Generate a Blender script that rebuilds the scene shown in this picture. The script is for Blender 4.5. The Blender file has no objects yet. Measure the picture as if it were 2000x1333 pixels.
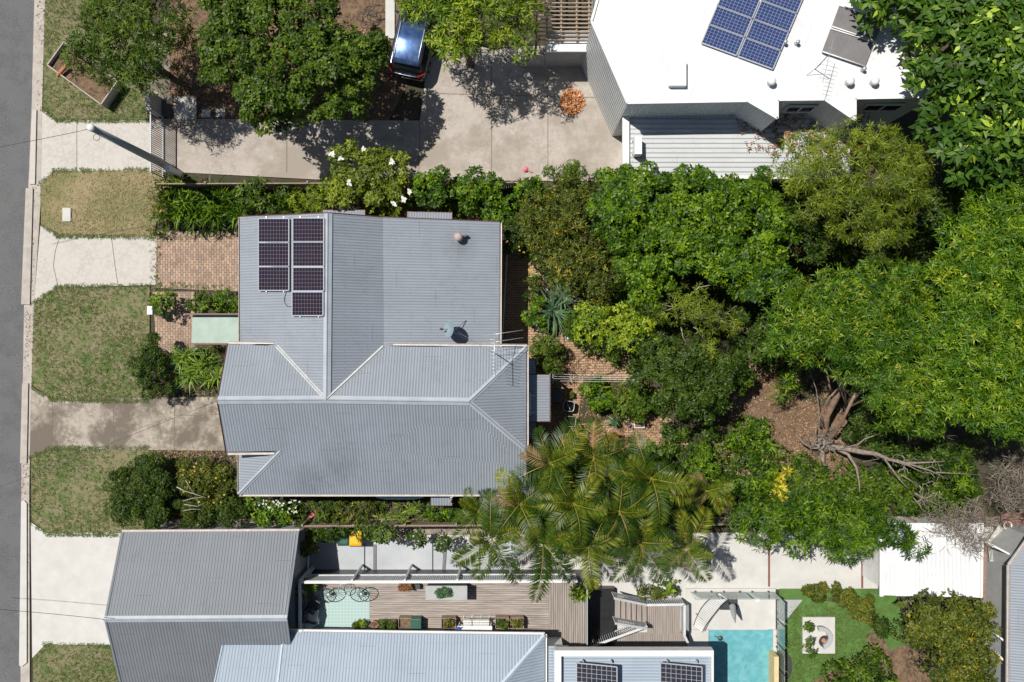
import bpy, bmesh, math, random
import numpy as np
from mathutils import Vector, Matrix
R = math.radians
random.seed(7)
sc = bpy.context.scene
C = sc.collection
# ------------------------------------------------------------ camera, sky, sun, exposure
H = 40.0            # camera height in metres
PX = 0.025          # metres per photo pixel on the ground
cam = bpy.data.cameras.new('camera'); cam.lens = 28.8; cam.sensor_width = 36; cam.clip_end = 500
co = bpy.data.objects.new('camera', cam); co.location = (0, 0, H); C.objects.link(co); sc.camera = co
w = bpy.data.worlds.new('World'); sc.world = w; w.use_nodes = True
SUNV = Vector((-.43, .29, 1)).normalized()
nt = w.node_tree; bg = nt.nodes['Background']; sky = nt.nodes.new('ShaderNodeTexSky')
sky.sky_type = 'NISHITA'; sky.sun_disc = False
sky.sun_elevation = math.asin(SUNV.z); sky.sun_rotation = math.atan2(SUNV.x, SUNV.y)
nt.links.new(sky.outputs[0], bg.inputs[0]); bg.inputs[1].default_value = 0.05
sl = bpy.data.lights.new('sun', 'SUN'); sl.energy = 4.9; sl.angle = R(.5); sl.color = (1, .955, .88)
so = bpy.data.objects.new('sun', sl); so.rotation_euler = SUNV.to_track_quat('Z', 'Y').to_euler(); so.location = (-20, 14, 45); C.objects.link(so)
sc.view_settings.view_transform = 'Standard'; sc.view_settings.look = 'None'
sc.view_settings.gamma = 1; sc.view_settings.exposure = 0.25
sc.cycles.max_bounces = 6; sc.cycles.transparent_max_bounces = 6

# ------------------------------------------------------------ helpers
def P(px, py, z=0.0):
    k = PX * (1 - z / H)
    return Vector(((px - 1000) * k, -(py - 666.5) * k, z))
def plane3(a, b, c):
    a, b, c = Vector(a), Vector(b), Vector(c)
    n = (b - a).cross(c - a).normalized()
    if n.z < 0: n = -n
    return (a, n)
def on(px, py, pl, off=0.0):
    a, n = pl
    o = Vector((0, 0, H)); d = P(px, py, 0) - o
    t = (a - o).dot(n) / d.dot(n)
    return o + d * t + n * off

def tag(o, label=None, cat=None, group=None, kind=None):
    if label: o['label'] = label
    if cat: o['category'] = cat
    if group: o['group'] = group
    if kind: o['kind'] = kind
    return o
def thing(name, loc, label, cat, group=None, rz=0):
    o = bpy.data.objects.new(name, None); o.empty_display_size = .2
    o.location = loc; o.rotation_euler = (0, 0, rz); C.objects.link(o)
    return tag(o, label, cat, group)

class MB:
    def __init__(s): s.v = []; s.f = []; s.uv = []; s.anyuv = False
    def face(s, pts, uv=None):
        i = len(s.v); s.v += [tuple(p) for p in pts]; s.f.append(tuple(range(i, i + len(pts))))
        s.uv.append(uv); s.anyuv |= uv is not None
    def mesh(s, vs, fs):
        i = len(s.v); s.v += [tuple(p) for p in vs]
        for f in fs: s.f.append(tuple(i + k for k in f)); s.uv.append(None)
        return s
    def box(s, c, d, rz=0, M=None):
        x, y, z = [k / 2 for k in d]
        m = Matrix.Translation(Vector(c)) @ Matrix.Rotation(rz, 4, 'Z')
        if M is not None: m = M @ m
        vs = [m @ Vector((a * x, b * y, e * z)) for e in (-1, 1) for a, b in ((-1, -1), (1, -1), (1, 1), (-1, 1))]
        return s.mesh(vs, [(3, 2, 1, 0), (4, 5, 6, 7), (0, 1, 5, 4), (1, 2, 6, 5), (2, 3, 7, 6), (3, 0, 4, 7)])
    def beam(s, a, b, w, h, up=(0, 0, 1)):
        a, b = Vector(a), Vector(b); d = (b - a).normalized(); u = Vector(up)
        sd = d.cross(u).normalized() * (w / 2); u = sd.cross(d).normalized() * (h / 2)
        vs = [q + i * sd + j * u for q in (a, b) for i, j in ((-1, -1), (1, -1), (1, 1), (-1, 1))]
        return s.mesh(vs, [(0, 1, 2, 3), (7, 6, 5, 4), (0, 4, 5, 1), (1, 5, 6, 2), (2, 6, 7, 3), (3, 7, 4, 0)])
    def prism(s, pts, z0):          # pts: 3D top outline, extruded down to z0 (number) 
        n = len(pts); pts = [Vector(p) for p in pts]
        vs = pts + [Vector((p.x, p.y, z0)) for p in pts]
        return s.mesh(vs, [tuple(range(n)), tuple(range(2 * n - 1, n - 1, -1))] + [(i, n + i, n + (i + 1) % n, (i + 1) % n) for i in range(n)])
    def slab(s, pts, t, ang=None, off=0):
        """sloped sheet with thickness t; ang = direction the corrugations run"""
        pts = [Vector(p) + Vector((0, 0, off)) for p in pts]; n = len(pts)
        uv = None
        if ang is not None:
            sx, sy = -math.sin(ang), math.cos(ang)
            uv = [(p.x * sx + p.y * sy, p.x * sy - p.y * sx) for p in pts]
        s.face(pts, uv)
        lo = [p - Vector((0, 0, t)) for p in pts]
        s.face(lo[::-1], uv[::-1] if uv else None)
        for i in range(n):
            j = (i + 1) % n; s.face([pts[i], lo[i], lo[j], pts[j]])
        return s
    def cyl(s, c, r, h, n=20, r2=None, cap=True):
        r2 = r if r2 is None else r2; c = Vector(c)
        vs = [c + Vector((rr * math.cos(6.2832 * i / n), rr * math.sin(6.2832 * i / n), z)) for rr, z in ((r, 0), (r2, h)) for i in range(n)]
        fs = [(i, (i + 1) % n, n + (i + 1) % n, n + i) for i in range(n)]
        if cap: fs += [tuple(range(n - 1, -1, -1)), tuple(range(n, 2 * n))]
        return s.mesh(vs, fs)
    def lathe(s, c, prof, n=20):
        c = Vector(c); m = len(prof)
        vs = [c + Vector((r * math.cos(6.2832 * i / n), r * math.sin(6.2832 * i / n), z)) for r, z in prof for i in range(n)]
        return s.mesh(vs, [(k * n + i, k * n + (i + 1) % n, (k + 1) * n + (i + 1) % n, (k + 1) * n + i) for k in range(m - 1) for i in range(n)])
    def tube(s, pts, rad, n=6, closed=False):
        pts = [Vector(p) for p in pts]; m = len(pts)
        if not hasattr(rad, '__len__'): rad = [rad] * m
        vs = []
        for i, p in enumerate(pts):
            if closed: d = pts[(i + 1) % m] - pts[i - 1]
            else: d = pts[min(i + 1, m - 1)] - pts[max(i - 1, 0)]
            d.normalize(); a = Vector((0, 0, 1)) if abs(d.z) < .9 else Vector((1, 0, 0))
            u = d.cross(a).normalized(); v = d.cross(u)
            vs += [p + (u * math.cos(6.2832 * k / n) + v * math.sin(6.2832 * k / n)) * rad[i] for k in range(n)]
        fs = [(i * n + k, i * n + (k + 1) % n, ((i + 1) % m) * n + (k + 1) % n, ((i + 1) % m) * n + k) for i in range(m if closed else m - 1) for k in range(n)]
        if not closed: fs += [tuple(range(n - 1, -1, -1)), tuple(range((m - 1) * n, m * n))]
        return s.mesh(vs, fs)
    def torus(s, c, r, t, n=24, k=6, M=None, sz=1.0):
        M = M or Matrix(); c = Vector(c)
        return s.tube([c + M @ Vector((r * math.cos(6.2832 * i / n), r * math.sin(6.2832 * i / n) * sz, 0)) for i in range(n)], t, k, True)
    def loft(s, secs):
        n = len(secs[0]); m = len(secs)
        vs = [p for q in secs for p in q]
        fs = [(i * n + k, i * n + (k + 1) % n, (i + 1) * n + (k + 1) % n, (i + 1) * n + k) for i in range(m - 1) for k in range(n)]
        fs += [tuple(range(n - 1, -1, -1)), tuple(range((m - 1) * n, m * n))]
        return s.mesh(vs, fs)
    def build(s, name, m, parent=None, smooth=False, origin=None, bevel=0):
        me = bpy.data.meshes.new(name)
        v = np.array(s.v, dtype=np.float64)
        if parent is not None: org = np.array(parent_world(parent))
        elif origin is not None: org = np.array(origin)
        else: org = np.array([(v[:, 0].min() + v[:, 0].max()) / 2, (v[:, 1].min() + v[:, 1].max()) / 2, v[:, 2].min()])
        me.from_pydata([tuple(q) for q in (v - org)], [], s.f)
        if s.anyuv:
            ul = me.uv_layers.new(name='uv')
            for p, uv in zip(me.polygons, s.uv):
                for k, li in enumerate(p.loop_indices): ul.data[li].uv = uv[k] if uv else (0.02, 0.02)
        bm = bmesh.new(); bm.from_mesh(me); bmesh.ops.remove_doubles(bm, verts=bm.verts, dist=1e-5)
        bmesh.ops.recalc_face_normals(bm, faces=bm.faces)
        if bevel: bmesh.ops.bevel(bm, geom=bm.edges[:], offset=bevel, segments=2, affect='EDGES', profile=.6)
        bm.to_mesh(me); bm.free()
        if smooth:
            for p in me.polygons: p.use_smooth = True
        me.materials.append(m)
        o = bpy.data.objects.new(name, me); C.objects.link(o)
        if parent is not None: o.parent = parent
        else: o.location = org
        return o
ORG = {}
def parent_world(p):
    q = Vector(p.location)
    while p.parent: p = p.parent; q += Vector(p.location)
    return q
def copy_tree(o, parent=None):
    c = o.copy(); C.objects.link(c)
    if parent: c.parent = parent
    for ch in list(o.children): copy_tree(ch, c)
    return c

# ------------------------------------------------------------ materials
def nodes(name):
    m = bpy.data.materials.new(name); m.use_nodes = True
    return m, m.node_tree, m.node_tree.nodes['Principled BSDF']
def nd(t, typ, **k):
    n = t.nodes.new(typ)
    for a, b in k.items(): setattr(n, a, b)
    return n
def mth(t, op, a, b=None):
    n = nd(t, 'ShaderNodeMath', operation=op)
    for i, q in enumerate((a, b)):
        if q is None: continue
        if isinstance(q, (int, float)): n.inputs[i].default_value = q
        else: t.links.new(q, n.inputs[i])
    return n.outputs[0]
def mix(t, f, a, b, mode='MIX'):
    n = nd(t, 'ShaderNodeMix', data_type='RGBA', blend_type=mode)
    for i, q in ((0, f), (6, a), (7, b)):
        if isinstance(q, (int, float)): n.inputs[i].default_value = q
        elif isinstance(q, (tuple, list)): n.inputs[i].default_value = (*q, 1)[:4]
        else: t.links.new(q, n.inputs[i])
    return n.outputs[2]
def noise(t, vec, scale, det=4, rough=.6, stretch=None):
    if stretch:
        mp = nd(t, 'ShaderNodeMapping'); mp.inputs['Scale'].default_value = stretch; t.links.new(vec, mp.inputs[0]); vec = mp.outputs[0]
    n = nd(t, 'ShaderNodeTexNoise'); n.inputs['Scale'].default_value = scale; n.inputs['Detail'].default_value = det; n.inputs['Roughness'].default_value = rough
    t.links.new(vec, n.inputs['Vector']); return n.outputs['Fac']
def ramp(t, f, lo, hi):
    n = nd(t, 'ShaderNodeMapRange'); n.inputs[1].default_value = lo; n.inputs[2].default_value = hi
    t.links.new(f, n.inputs[0]); return n.outputs[0]
def bump(t, b, h, dist=.02, strength=1):
    n = nd(t, 'ShaderNodeBump'); n.inputs['Distance'].default_value = dist; n.inputs['Strength'].default_value = strength
    t.links.new(h, n.inputs['Height']); t.links.new(n.outputs[0], b.inputs['Normal'])
def worldpos(t): return nd(t, 'ShaderNodeNewGeometry').outputs['Position']
def mat(name, col, col2=None, scale=3, rough=.7, metal=0, bd=0, spots=None, stretch=None, spec=None, lo=.35, hi=.65):
    m, t, b = nodes(name); v = nd(t, 'ShaderNodeTexCoord').outputs['Object']
    b.inputs['Roughness'].default_value = rough; b.inputs['Metallic'].default_value = metal
    if spec is not None: b.inputs['Specular IOR Level'].default_value = spec
    col2 = col2 or tuple(c * .8 for c in col)
    f = noise(t, v, scale, 6, .65, stretch)
    c = mix(t, ramp(t, f, lo, hi), col, col2)
    if spots:
        f2 = noise(t, v, spots[1], 3, .5); c = mix(t, ramp(t, f2, spots[2], spots[2] + .08), c, spots[0])
    t.links.new(c, b.inputs['Base Color'])
    if bd: bump(t, b, noise(t, v, scale * 6, 5, .7), bd)
    return m
def corr(name, col, pitch=.13, rough=.42, depth=.018, dirt_shade=.25, metal=0.0, stain_shade=(.2, .2, .19), profile='sin'):
    m, t, b = nodes(name); uv = nd(t, 'ShaderNodeUVMap').outputs[0]; pos = worldpos(t)
    sp = nd(t, 'ShaderNodeSeparateXYZ'); t.links.new(uv, sp.inputs[0])
    s = mth(t, 'SINE', mth(t, 'MULTIPLY', sp.outputs[0], 6.28318 / pitch))
    h = mth(t, 'MULTIPLY', mth(t, 'ADD', s, 1), .5)
    if profile == 'rib': h = mth(t, 'POWER', h, 6)
    b.inputs['Roughness'].default_value = rough; b.inputs['Metallic'].default_value = metal
    c = mix(t, ramp(t, noise(t, pos, .45, 5, .6), .3, .7), col, tuple(k * .88 for k in col))
    c = mix(t, mth(t, 'MULTIPLY', ramp(t, noise(t, pos, 1.6, 6, .7), .55, .75), .35), c, stain_shade)
    tr = mth(t, 'MULTIPLY', ramp(t, h, .3, 0), dirt_shade)  # dirt line in the troughs, with the shade between ribs painted in
    c = mix(t, tr, c, stain_shade)
    # sheets of slightly different wear, 0.76 m wide, and fine streaks down the fall
    ix = mth(t, 'FLOOR', mth(t, 'DIVIDE', sp.outputs[0], .76)); wn = nd(t, 'ShaderNodeTexWhiteNoise', noise_dimensions='1D'); t.links.new(ix, wn.inputs['W'])
    c = mix(t, mth(t, 'MULTIPLY', wn.outputs[0], .12), c, tuple(k * .7 for k in col))
    c = mix(t, mth(t, 'MULTIPLY', ramp(t, noise(t, uv, 5, 4, .6, (1, .12, 1)), .5, .75), .18), c, tuple(min(1, k * 1.35) for k in col))
    # lap joints across the sheets, rows of screws, and soft patches of old dirt
    lap = mth(t, 'LESS_THAN', mth(t, 'FRACT', mth(t, 'DIVIDE', mth(t, 'ADD', sp.outputs[1], mth(t, 'MULTIPLY', ix, 1.7)), 6.1)), .0035)
    c = mix(t, mth(t, 'MULTIPLY', lap, .5), c, tuple(k * .4 for k in col))
    sc_ = mth(t, 'MULTIPLY', mth(t, 'LESS_THAN', mth(t, 'FRACT', mth(t, 'DIVIDE', sp.outputs[1], .9)), .028), mth(t, 'GREATER_THAN', mth(t, 'SINE', mth(t, 'MULTIPLY', sp.outputs[0], 6.28318 / pitch / 2)), .8))
    c = mix(t, mth(t, 'MULTIPLY', sc_, .45), c, tuple(k * .35 for k in col))
    c = mix(t, mth(t, 'MULTIPLY', ramp(t, noise(t, pos, .28, 8, .75), .56, .70), .30), c, tuple(k * .55 for k in col))
    t.links.new(c, b.inputs['Base Color']); bump(t, b, h, depth)
    return m
def bricks(name, c1, c2, mortar, bw=.25, rh=.125, rot=90, ms=.012, moss=None):
    m, t, b = nodes(name); v = worldpos(t)
    nz = nd(t, 'ShaderNodeTexNoise'); nz.inputs['Scale'].default_value = 1.3; t.links.new(v, nz.inputs['Vector']); va = nd(t, 'ShaderNodeVectorMath', operation='MULTIPLY_ADD'); t.links.new(nz.outputs['Color'], va.inputs[0]); va.inputs[1].default_value = (.07, .07, 0); t.links.new(v, va.inputs[2])
    mp = nd(t, 'ShaderNodeMapping'); mp.inputs['Rotation'].default_value = (0, 0, R(rot)); t.links.new(va.outputs[0], mp.inputs[0])
    br = nd(t, 'ShaderNodeTexBrick'); t.links.new(mp.outputs[0], br.inputs[0])
    br.inputs['Color1'].default_value = (*c1, 1); br.inputs['Color2'].default_value = (*c2, 1); br.inputs['Mortar'].default_value = (*mortar, 1)
    br.inputs['Scale'].default_value = 1; br.inputs['Brick Width'].default_value = bw; br.inputs['Row Height'].default_value = rh; br.inputs['Mortar Size'].default_value = ms; br.inputs['Bias'].default_value = -.1
    c = mix(t, mth(t, 'MULTIPLY', ramp(t, noise(t, v, 1.1, 5, .65), .45, .7), .5), br.outputs[0], tuple(k * .45 for k in c1))
    c = mix(t, mth(t, 'MULTIPLY', ramp(t, noise(t, v, 9, 4, .7), .5, .8), .5), c, tuple(k * 1.2 for k in c1))
    if moss: c = mix(t, ramp(t, noise(t, v, .9, 6, .7), .62, .72), c, moss)
    t.links.new(c, b.inputs['Base Color']); b.inputs['Roughness'].default_value = .85
    bump(t, b, mth(t, 'SUBTRACT', 1, br.outputs[1]), .01)
    return m
def ground(name, cols, scales, rough=.95, bd=.03):
    m, t, b = nodes(name); v = worldpos(t); c = cols[0]
    for col, s in zip(cols[1:], scales): c = mix(t, ramp(t, noise(t, v, s, 7, .7), .44, .58), c, col)
    t.links.new(c, b.inputs['Base Color']); b.inputs['Roughness'].default_value = rough
    bump(t, b, noise(t, v, 22, 6, .8), bd)
    return m
def leafm(name, a, b_, c, trans=.24, rough=.5, spec=.28, d=None):
    m, t, b = nodes(name); at = nd(t, 'ShaderNodeAttribute', attribute_name='rnd')
    cr = nd(t, 'ShaderNodeValToRGB'); e = cr.color_ramp.elements
    e[0].position = .1; e[0].color = (*a, 1); e[1].position = .92; e[1].color = (*c, 1)
    q = e.new(.55); q.color = (*b_, 1)
    if d: e[2].position = .9; q = e.new(.985); q.color = (*d, 1)
    t.links.new(at.outputs['Fac'], cr.inputs[0]); t.links.new(cr.outputs[0], b.inputs['Base Color'])
    b.inputs['Roughness'].default_value = rough; b.inputs['Specular IOR Level'].default_value = spec
    tl = nd(t, 'ShaderNodeBsdfTranslucent'); t.links.new(mix(t, .35, cr.outputs[0], (.22, .36, .01), 'MIX'), tl.inputs[0])
    ms = nd(t, 'ShaderNodeMixShader'); ms.inputs[0].default_value = trans
    t.links.new(b.outputs[0], ms.inputs[1]); t.links.new(tl.outputs[0], ms.inputs[2])
    t.links.new(ms.outputs[0], t.nodes['Material Output'].inputs[0])
    return m
def cells(name, nx, ny, base, line, lw=.07, rough=.12, var=None, midline=None):
    m, t, b = nodes(name); uv = nd(t, 'ShaderNodeUVMap').outputs[0]
    sp = nd(t, 'ShaderNodeSeparateXYZ'); t.links.new(uv, sp.inputs[0])
    def edge(s, n, w_):
        fr = mth(t, 'FRACT', mth(t, 'MULTIPLY', s, n))
        return mth(t, 'GREATER_THAN', mth(t, 'ABSOLUTE', mth(t, 'SUBTRACT', fr, .5)), .5 - w_ / 2)
    g = mth(t, 'MAXIMUM', edge(sp.outputs[0], nx, lw), edge(sp.outputs[1], ny, lw))
    cx = mth(t, 'FLOOR', mth(t, 'MULTIPLY', sp.outputs[0], nx)); cy = mth(t, 'FLOOR', mth(t, 'MULTIPLY', sp.outputs[1], ny))
    wn = nd(t, 'ShaderNodeTexWhiteNoise', noise_dimensions='1D'); t.links.new(mth(t, 'ADD', cx, mth(t, 'MULTIPLY', cy, 17.3)), wn.inputs['W'])
    c = mix(t, wn.outputs[0], base, var or base)
    c = mix(t, g, c, line); t.links.new(c, b.inputs['Base Color'])
    b.inputs['Roughness'].default_value = rough; b.inputs['Specular IOR Level'].default_value = .5
    return m

M = {}
M['roof'] = corr('grey_corrugated_steel', (.255, .282, .322), .125, .5, .020, .34, stain_shade=(.12, .14, .16))
m = M['roof']; t = m.node_tree; b = t.nodes['Principled BSDF']; v = worldpos(t); old = b.inputs['Base Color'].links[0].from_socket
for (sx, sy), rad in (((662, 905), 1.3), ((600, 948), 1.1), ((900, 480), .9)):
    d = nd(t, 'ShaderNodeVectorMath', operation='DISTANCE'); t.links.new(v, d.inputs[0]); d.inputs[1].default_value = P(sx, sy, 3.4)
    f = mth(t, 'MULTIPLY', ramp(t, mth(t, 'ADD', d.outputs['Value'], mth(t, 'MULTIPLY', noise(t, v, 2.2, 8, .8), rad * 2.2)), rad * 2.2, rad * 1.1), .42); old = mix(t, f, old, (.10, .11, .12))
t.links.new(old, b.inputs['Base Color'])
M['roof_dark'] = corr('dark_grey_corrugated_steel', (.13, .145, .165), .135, .45, .016, .25, stain_shade=(.09, .1, .1))
M['roof_blue'] = corr('pale_blue_corrugated_steel', (.29, .35, .42), .135, .5, .02, .32, stain_shade=(.22, .25, .28))
M['roof_white'] = corr('white_corrugated_steel', (.66, .67, .68), .19, .6, .012, .16, stain_shade=(.40, .38, .35))
M['roof_rib'] = corr('white_ribbed_steel', (.52, .54, .56), .21, .5, .04, .12, stain_shade=(.4, .36, .3), profile='rib')
M['roof_green'] = mat('pale_green_sheeting', (.25, .34, .29), (.19, .265, .225), 2, .5, spots=((.25, .33, .26), 9, .64))
M['wall_rib'] = corr('white_ribbed_wall', (.62, .65, .66), .12, .5, .02, .1, stain_shade=(.4, .42, .42))
M['cap'] = mat('grey_ridge_metal', (.36, .39, .43), (.30, .33, .37), 2, .45)
M['gutter'] = mat('cream_gutter_paint', (.52, .48, .45), (.40, .365, .34), 5, .45)
M['darkred'] = mat('dark_red_paint', (.11, .022, .022), (.07, .016, .018), 6, .5)
M['whitep'] = mat('white_paint', (.68, .68, .67), (.60, .60, .58), 3, .5)
M['wallw'] = mat('cream_weatherboard', (.55, .52, .46), (.48, .45, .40), 2, .7)
M['wallg'] = mat('grey_render_wall', (.36, .37, .37), (.30, .31, .31), 2, .8)
M['wallb'] = mat('brown_weatherboard', (.16, .11, .08), (.12, .08, .06), 3, .7)
M['metal'] = mat('galvanised_steel', (.48, .50, .52), (.38, .40, .42), 8, .4, .5)
M['alu'] = mat('silver_aluminium', (.62, .64, .66), (.55, .57, .60), 8, .35, .6)
M['dark'] = mat('dark_steel_paint', (.05, .055, .06), (.03, .033, .036), 5, .45)
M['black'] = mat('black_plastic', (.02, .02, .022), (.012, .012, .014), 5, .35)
M['concrete'] = ground('pale_concrete', [(.43, .405, .37), (.39, .365, .33), (.46, .435, .40)], [.8, 6], .9, .004)
M['conc_pink'] = ground('pinkish_concrete', [(.36, .32, .285), (.31, .275, .24), (.39, .35, .315), (.27, .235, .20)], [.6, 7, .4], .9, .005)
M['conc_white'] = mat('bright_new_concrete', (.50, .49, .465), (.44, .43, .41), 1.4, .85, bd=.003)
M['conc_old'] = ground('weathered_concrete', [(.31, .27, .225), (.20, .17, .135), (.36, .32, .27), (.13, .108, .085)], [.8, 6, .5], .9, .008)
M['kerbm'] = mat('kerb_concrete', (.42, .38, .34), (.31, .28, .25), 2, .9, bd=.006)
M['asphalt'] = ground('grey_asphalt', [(.10, .103, .107), (.135, .137, .14), (.075, .077, .08), (.11, .112, .115)], [.5, 14, 1.1], .92, .01)
M['brick'] = bricks('clay_pavers', (.40, .275, .195), (.22, .16, .13), (.11, .085, .06), ms=.010, moss=(.15, .125, .075))
M['brick2'] = bricks('worn_clay_pavers', (.44, .275, .165), (.28, .18, .115), (.09, .07, .045), bw=.22, rh=.12, rot=0, moss=(.09, .075, .04))
M['soil'] = ground('garden_soil', [(.06, .042, .03), (.11, .08, .055), (.045, .038, .022), (.04, .042, .02)], [1.2, .9, .6])
M['mulch'] = ground('leafy_mulch', [(.12, .070, .040), (.22, .14, .085), (.055, .034, .022), (.17, .115, .07)], [4, 2.2, 9])
M['lawn'] = ground('lawn_turf', [(.09, .125, .035), (.11, .145, .045), (.08, .12, .03), (.17, .16, .08), (.20, .17, .10)], [2.5, .9, .4, 1.9])
M['lawn_dry'] = ground('dry_lawn_turf', [(.27, .22, .12), (.33, .27, .16), (.13, .15, .05), (.22, .18, .09)], [2.5, .55, 5])
M['lawn_neat'] = ground('neat_lawn_turf', [(.07, .15, .03), (.09, .18, .04), (.06, .12, .022)], [3, 1.0])
M['deckm'] = mat('weathered_grey_decking', (.38, .33, .295), (.19, .16, .14), 2.4, .8, stretch=(.35, 6, 1))
M['deckv'] = mat('weathered_grey_treads', (.31, .27, .24), (.21, .18, .16), 2, .8, stretch=(6, .35, 1))
M['timber'] = mat('weathered_timber', (.30, .235, .18), (.20, .15, .11), 3, .8, stretch=(6, 1, 1))
M['timber_red'] = mat('red_brown_timber', (.20, .085, .06), (.14, .06, .045), 3, .7, stretch=(1, 6, 1))
M['bark'] = mat('brown_bark', (.15, .115, .085), (.08, .06, .045), 7, .9, bd=.02)
M['bark_red'] = mat('reddish_brown_bark', (.30, .19, .13), (.16, .105, .075), 5, .9, bd=.02)
M['bark_pale'] = mat('bleached_dead_wood', (.40, .36, .31), (.24, .21, .18), 9, .9, bd=.01)
M['ventp'] = mat('pinkish_vent_paint', (.42, .33, .30), (.33, .25, .23), 9, .7)
M['terra'] = mat('terracotta', (.42, .17, .08), (.34, .13, .06), 8, .8)
M['blue'] = mat('blue_plastic', (.03, .10, .40), (.025, .08, .33), 5, .4)
M['paleblue'] = mat('pale_blue_plastic', (.25, .42, .48), (.17, .3, .36), 4, .4)
M['yellow'] = mat('yellow_plastic', (.75, .42, .02), (.68, .36, .02), 4, .4)
M['greenp'] = mat('dark_green_plastic', (.03, .10, .07), (.025, .08, .055), 4, .4)
M['tyre'] = mat('black_rubber', (.018, .018, .018), (.012, .012, .012), 9, .8)
M['pinkp'] = mat('pink_cloth', (.62, .18, .22), (.5, .14, .18), 5, .7)
M['rug'] = None
m, t, b = nodes('car_paint'); b.inputs['Base Color'].default_value = (.012, .018, .035, 1); b.inputs['Roughness'].default_value = .18; b.inputs['Metallic'].default_value = .3; b.inputs['Coat Weight'].default_value = 1; M['car'] = m
m, t, b = nodes('blue_reflection_car_roof'); b.inputs['Roughness'].default_value = .28; b.inputs['Metallic'].default_value = .6; b.inputs['Coat Weight'].default_value = 1; t.links.new(mix(t, ramp(t, noise(t, worldpos(t), 4, 5), .4, .65), (.04, .09, .24), (.10, .17, .32)), b.inputs['Base Color']); M['carroof'] = m  # blue reflection on the car roof painted into its colour
m, t, b = bpy.data.materials['car_paint'], bpy.data.materials['car_paint'].node_tree, bpy.data.materials['car_paint'].node_tree.nodes['Principled BSDF']
fl = noise(t, nd(t, 'ShaderNodeTexCoord').outputs['Object'], 3, 5, .6); t.links.new(mix(t, ramp(t, fl, .4, .7), (.012, .018, .035), (.03, .035, .05)), b.inputs['Base Color'])
m, t, b = nodes('tinted_glass'); b.inputs['Base Color'].default_value = (.01, .012, .015, 1); b.inputs['Roughness'].default_value = .05; b.inputs['Specular IOR Level'].default_value = .7; M['glass'] = m
t.links.new(mix(t, ramp(t, noise(t, worldpos(t), 2), .3, .7), (.01, .012, .015), (.015, .02, .024)), b.inputs['Base Color'])
m, t, b = nodes('clear_fence_glass'); b.inputs['Base Color'].default_value = (.75, .9, .88, 1); b.inputs['Roughness'].default_value = .02; b.inputs['Transmission Weight'].default_value = .9; M['clear'] = m
m, t, b = nodes('red_lens'); b.inputs['Base Color'].default_value = (.5, .015, .01, 1); b.inputs['Roughness'].default_value = .15; M['red'] = m
m, t, b = nodes('pool_water'); v = worldpos(t)
t.links.new(mix(t, ramp(t, noise(t, v, 1.5), .3, .7), (.09, .29, .33), (.12, .35, .39)), b.inputs['Base Color']); b.inputs['Roughness'].default_value = .06; bump(t, b, noise(t, v, 5, 4, .6), .05); M['water'] = m
vo = nd(t, 'ShaderNodeTexVoronoi', feature='SMOOTH_F1'); vo.inputs['Scale'].default_value = 4.5; nz = nd(t, 'ShaderNodeTexNoise'); nz.inputs['Scale'].default_value = 2; t.links.new(v, nz.inputs['Vector']); va = nd(t, 'ShaderNodeVectorMath', operation='MULTIPLY_ADD'); t.links.new(nz.outputs['Color'], va.inputs[0]); va.inputs[1].default_value = (.5, .5, 0); t.links.new(v, va.inputs[2]); t.links.new(va.outputs[0], vo.inputs['Vector'])
t.links.new(mix(t, mth(t, 'MULTIPLY', ramp(t, vo.outputs[0], .3, .75), .45), b.inputs['Base Color'].links[0].from_socket, (.22, .46, .48)), b.inputs['Base Color'])  # rippling caustic light painted into the water colour
m, t, b = nodes('patterned_rug'); v = worldpos(t); vo = nd(t, 'ShaderNodeTexVoronoi', feature='DISTANCE_TO_EDGE'); vo.inputs['Scale'].default_value = 6.5; vo.inputs['Randomness'].default_value = 0
t.links.new(v, vo.inputs['Vector']); t.links.new(mix(t, ramp(t, vo.outputs[0], .05, .09), (.42, .50, .48), (.30, .42, .41)), b.inputs['Base Color']); b.inputs['Roughness'].default_value = .95; M['rug'] = m
m, t, b = nodes('smoked_panel'); b.inputs['Roughness'].default_value = .3; v = worldpos(t)
t.links.new(mix(t, ramp(t, noise(t, v, .6, 5), .35, .7), (.42, .44, .46), (.34, .36, .39)), b.inputs['Base Color']); M['slab'] = m
M['bark_grey'] = mat('grey_weathered_branch', (.27, .225, .185), (.13, .105, .085), 9, .9, bd=.012)
M['crownshaft'] = mat('green_crownshaft', (.10, .14, .04), (.14, .16, .05), 5, .5)
M['stalk'] = mat('orange_flower_stalk', (.50, .26, .06), (.40, .20, .05), 5, .7)
M['roof_dark2'] = corr('mid_grey_corrugated_steel', (.17, .185, .205), .135, .5, .022, .35, stain_shade=(.1, .11, .12))
M['pv_dark'] = cells('dark_solar_cells', 10, 6, (.020, .014, .022), (.20, .16, .14), .055, .15, (.012, .010, .028))
M['pv_blue'] = cells('blue_solar_cells', 10, 6, (.03, .05, .14), (.28, .32, .42), .07, .15, (.02, .035, .11))
M['pv_grey'] = cells('grey_solar_cells', 8, 7, (.02, .024, .035), (.35, .36, .38), .07, .15, (.03, .03, .04))
M['thermal'] = mat('matt_solar_collector', (.17, .165, .165), (.14, .135, .14), 3, .5)
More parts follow.
